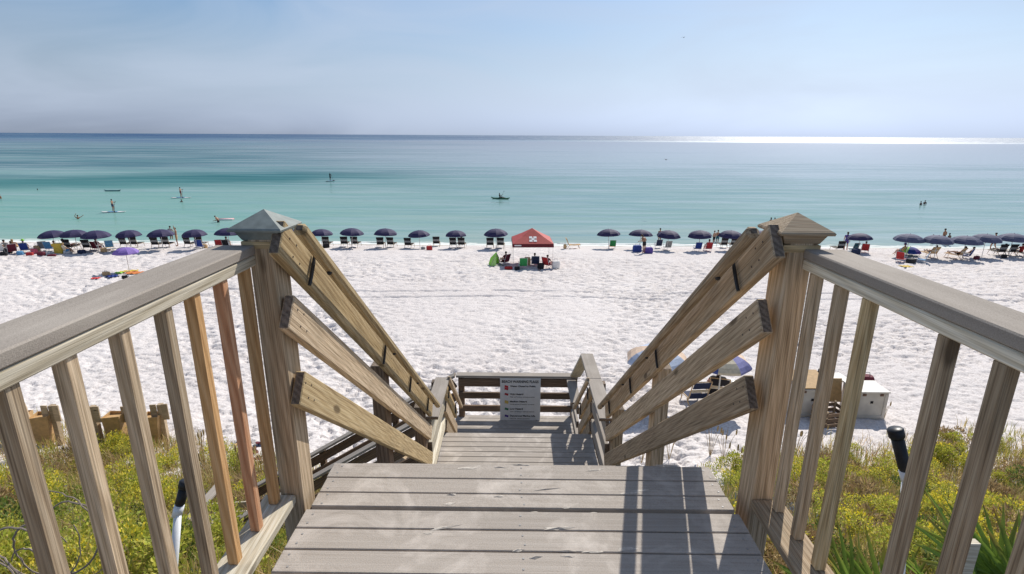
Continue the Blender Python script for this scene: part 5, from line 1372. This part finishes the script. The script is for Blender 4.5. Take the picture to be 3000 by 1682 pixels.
# posts and brown bins on the left
def post_bin(px, py, label, plabel, round_=False, h=1.15, bin_=True, bx=.45, tilt=.06):
    p = G(px, py)
    if round_:
        g = empty('driftwood_post', p, 0, plabel, 'post', 'old posts at the foot of the left dune')
        q = random.Random(px); MB().tube([(jit(.02), 0, z*h/6 - .3) for z in range(9)], [.15, .155, .145, .15, .14, .15, .14, .13, .10], 10).build('log', W_GREY, g)
        MB().tube([(.02, 0, h), (.03, .02, h+.2), (.08, .0, h+.3)], [.03, .02, .008], 5).build('splinter', W_DARK, g)
    else:
        g = empty('fence_post', p, jit(.2), plabel, 'post', 'old posts at the foot of the left dune')
        MB().box(-.06, .06, -.06, .06, -.3, h).build('upright', W_GREY, g)
        for s in (-1, 1): MB().box(s*.14-.075, s*.14+.075, -.095, -.063, h-.42, h+.03).build('nailed_board', W_GREY, g)
    if bin_:
        b_ = empty('plywood_bin', G(px + 52, py - 2) , jit(.3), label, 'bin', 'brown bins beside the posts'); w0, w1_, d0, d1, hh = .15, .22, .14, .20, .85
        V = [(-w0, -d0, 0), (w0, -d0, 0), (w0, d0, 0), (-w0, d0, 0), (-w1_, -d1, hh), (w1_, -d1, hh*1.03), (w1_*.95, d1, hh*.97), (-w1_, d1, hh)]
        V = [Vector(v) + Vector((v[2]*tilt, 0, 0)) for v in V]
        MB().add(V, [(0,3,2,1),(0,1,5,4),(1,2,6,5),(2,3,7,6),(3,0,4,7)]).build('body', PLY, b_).modifiers.new('t', 'SOLIDIFY').thickness = .02
        mb = MB()
        for i in range(4): mb.box(-w1_*.9, w1_*.9, -d1 + i*.13, -d1 + i*.13 + .10, hh*.93 - .02*i, hh*.95 - .02*i)
        mb.build('lid_boards', PLY, b_)
    return g
post_bin(20, 1300, 'brown plywood bin at the left edge behind the first baluster', 'post hidden behind the leftmost baluster', False, 1.0)
post_bin(88, 1302, 'brown plywood bin beside the driftwood post', 'thick driftwood post at the foot of the left dune', True, 1.15)
post_bin(180, 1298, '', 'slim board-topped post behind the second baluster', False, 1.1, False)
post_bin(296, 1300, 'torn-bottomed brown plywood bin beside the double-board post', 'double-board post between second and third balusters', False, 1.1)
post_bin(405, 1300, 'narrow brown plywood bin right of the third baluster', 'slim post behind the third baluster', False, 1.1, True, .3)
post_bin(490, 1296, '', 'dark board-topped post beside the fourth baluster', False, 1.15, False)

# flip-flops and shoes left on the sand
def shoe(px, py, c, lab):
    p = G(px, py); g = empty('sandal', p + Vector((0, 0, .0)), rng.uniform(0, 6.28), lab, 'sandal', 'sandals left at the foot of the side stair')
    V = []; n = 12
    for z in (0, .03):
        for i in range(n):
            a = 2*math.pi*i/n; V.append((.055*math.sin(a)*(1+.2*math.cos(a)), .14*math.cos(a), z))
    MB().add(V, [tuple(range(n))[::-1], tuple(range(n, 2*n))] + [(i, (i+1) % n, n+(i+1) % n, n+i) for i in range(n)]).build('sole', FB[c], g)
    MB().tube([(-.05, -.01, .03), (-.02, .06, .07), (0, .07, .04), (.02, .06, .07), (.05, -.01, .03)], .008, 5).build('strap', FB['black'], g)
for i in range(22):
    c = rng.choice(['black', 'maroon', 'navy', 'purple', 'tan'])
    shoe(rng.uniform(690, 790), rng.uniform(1300, 1400), c, {'black': 'black', 'maroon': 'dark red', 'navy': 'navy', 'purple': 'purple', 'tan': 'tan'}[c] + ' sandal among those left on the sand behind the left post')

# dry sand blown over the deck: thin wrinkled drifts along the joints
q = random.Random(5); V = []; F = []
for i in range(30):
    jy = q.choice([1.768, 1.768, 1.967, 1.868, 1.868, 2.05, 1.6535, 1.548]); x0 = q.gauss(.12, .26); y0_ = jy + q.uniform(-.035, .035)
    z0 = -.0098 if jy > 1.76 else .0002
    a = q.uniform(-.5, .9); rx, ry = q.uniform(.015, .06), q.uniform(.003, .010); n = 11; b0 = len(V)
    if abs(x0) > .75: continue
    V.append((x0, y0_, z0 + q.uniform(.002, .007)))
    for k in range(n):
        t = 2*math.pi*k/n; r_ = q.uniform(.55, 1.25); dx, dy = rx*r_*math.cos(t), ry*r_*math.sin(t)
        V.append((x0 + dx*math.cos(a*.3) - dy*math.sin(a*.3), y0_ + dx*math.sin(a*.3) + dy*math.cos(a*.3), z0 + .0004))
    for k in range(n): F.append((b0, b0+1+k, b0+1+(k+1) % n))
o = MB().add(V, F).build('sand_drift', M('dry_sand', (.50, .455, .40), .95, .2, 90))
tag(o, 'pale dry sand drifted in streaks over the deck boards', 'sand', kind='stuff')
# more of the crowd at the far left and round the tent
for a in [('black', 12, 748, .5, .3, 'small black bag below the left edge chair'), ('sky', 60, 746, .6, .3, 'sky blue bag in front of the lime-capped person'), ('red', 88, 748, .5, .25, 'red bag between the teal chair and pink bag'),
          ('tan', 110, 736, .5, .5, 'tan basket behind the pink beach bag'), ('navy', 240, 742, .6, .3, 'navy bag in front of the third left umbrella'), ('tan', 305, 738, .5, .35, 'tan bag between the maroon and yellow chairs'),
          ('white', 620, 732, .5, .3, 'white bag left of the red chair by the post cap'), ('tan', 1545, 776, .5, .6, 'upright tan bag behind the green chair'), ('black', 1515, 790, .4, .25, 'black bag left of the green chair in the tent shade'),
          ('purple', 2468, 744, .6, .3, 'purple bag at the feet of the woman in purple'), ('green', 2478, 748, .5, .2, 'flat green bag left of the teal chair'), ('maroon', 2860, 760, .5, .3, 'maroon bag right of the blue chair under faded umbrellas'),
          ('black', 2940, 757, .4, .35, 'black bag between the two right-hand loungers')]:
    bag(*a)
person('sit', G(22, 738), .3, 'person in a grey shirt seated behind the black bag at far left', 1, 'navy', shirt='grey', hair='black')
person('lounge', G(50, 735), .4, 'suntanned person reclining between the red chair and the lime cap', 1, 'tan', hair='blond', long=True)
person('sit', G(168, 741), .2, 'person seated behind the yellow patterned bag', 0, 'orange', shirt='yellow', hair='brown')
person('sit', G(196, 744), -.3, 'person sitting low on the sand beside the white cooler bag', 0, 'sky', shirt='cream', hair='blond', sc=.9)
person('sit', G(1606, 783), -.5, 'person in red seated in the small chair right of the tent shade', 1, 'red', shirt='maroon', hair='brown', sc=.9)
person('sit', G(1478, 774), .7, 'person in maroon seated beside the lime shelter', 0, 'maroon', shirt='maroon', hair='black', sc=.95)
person('sit', G(2532, 739), -.4, 'person in red seated in the bright red chair near the right post cap', 1, 'red', shirt='red', hair='brown', sc=.95)
person('stand', W(2730, 712, .3), 0, 'wading child left of the pair behind the second faded umbrella', 1, 'navy', hair='brown', sc=.7)
person('lounge', G(2828, 756), .6, 'person reclining in the blue chair under the third faded umbrella', 0, 'sky', hair='brown', sc=.95)
person('sit', G(1566, 779), 0, 'person in navy seated in the dark blue chair under the tent', 1, 'navy', shirt='navy', hair='black', sc=.95)
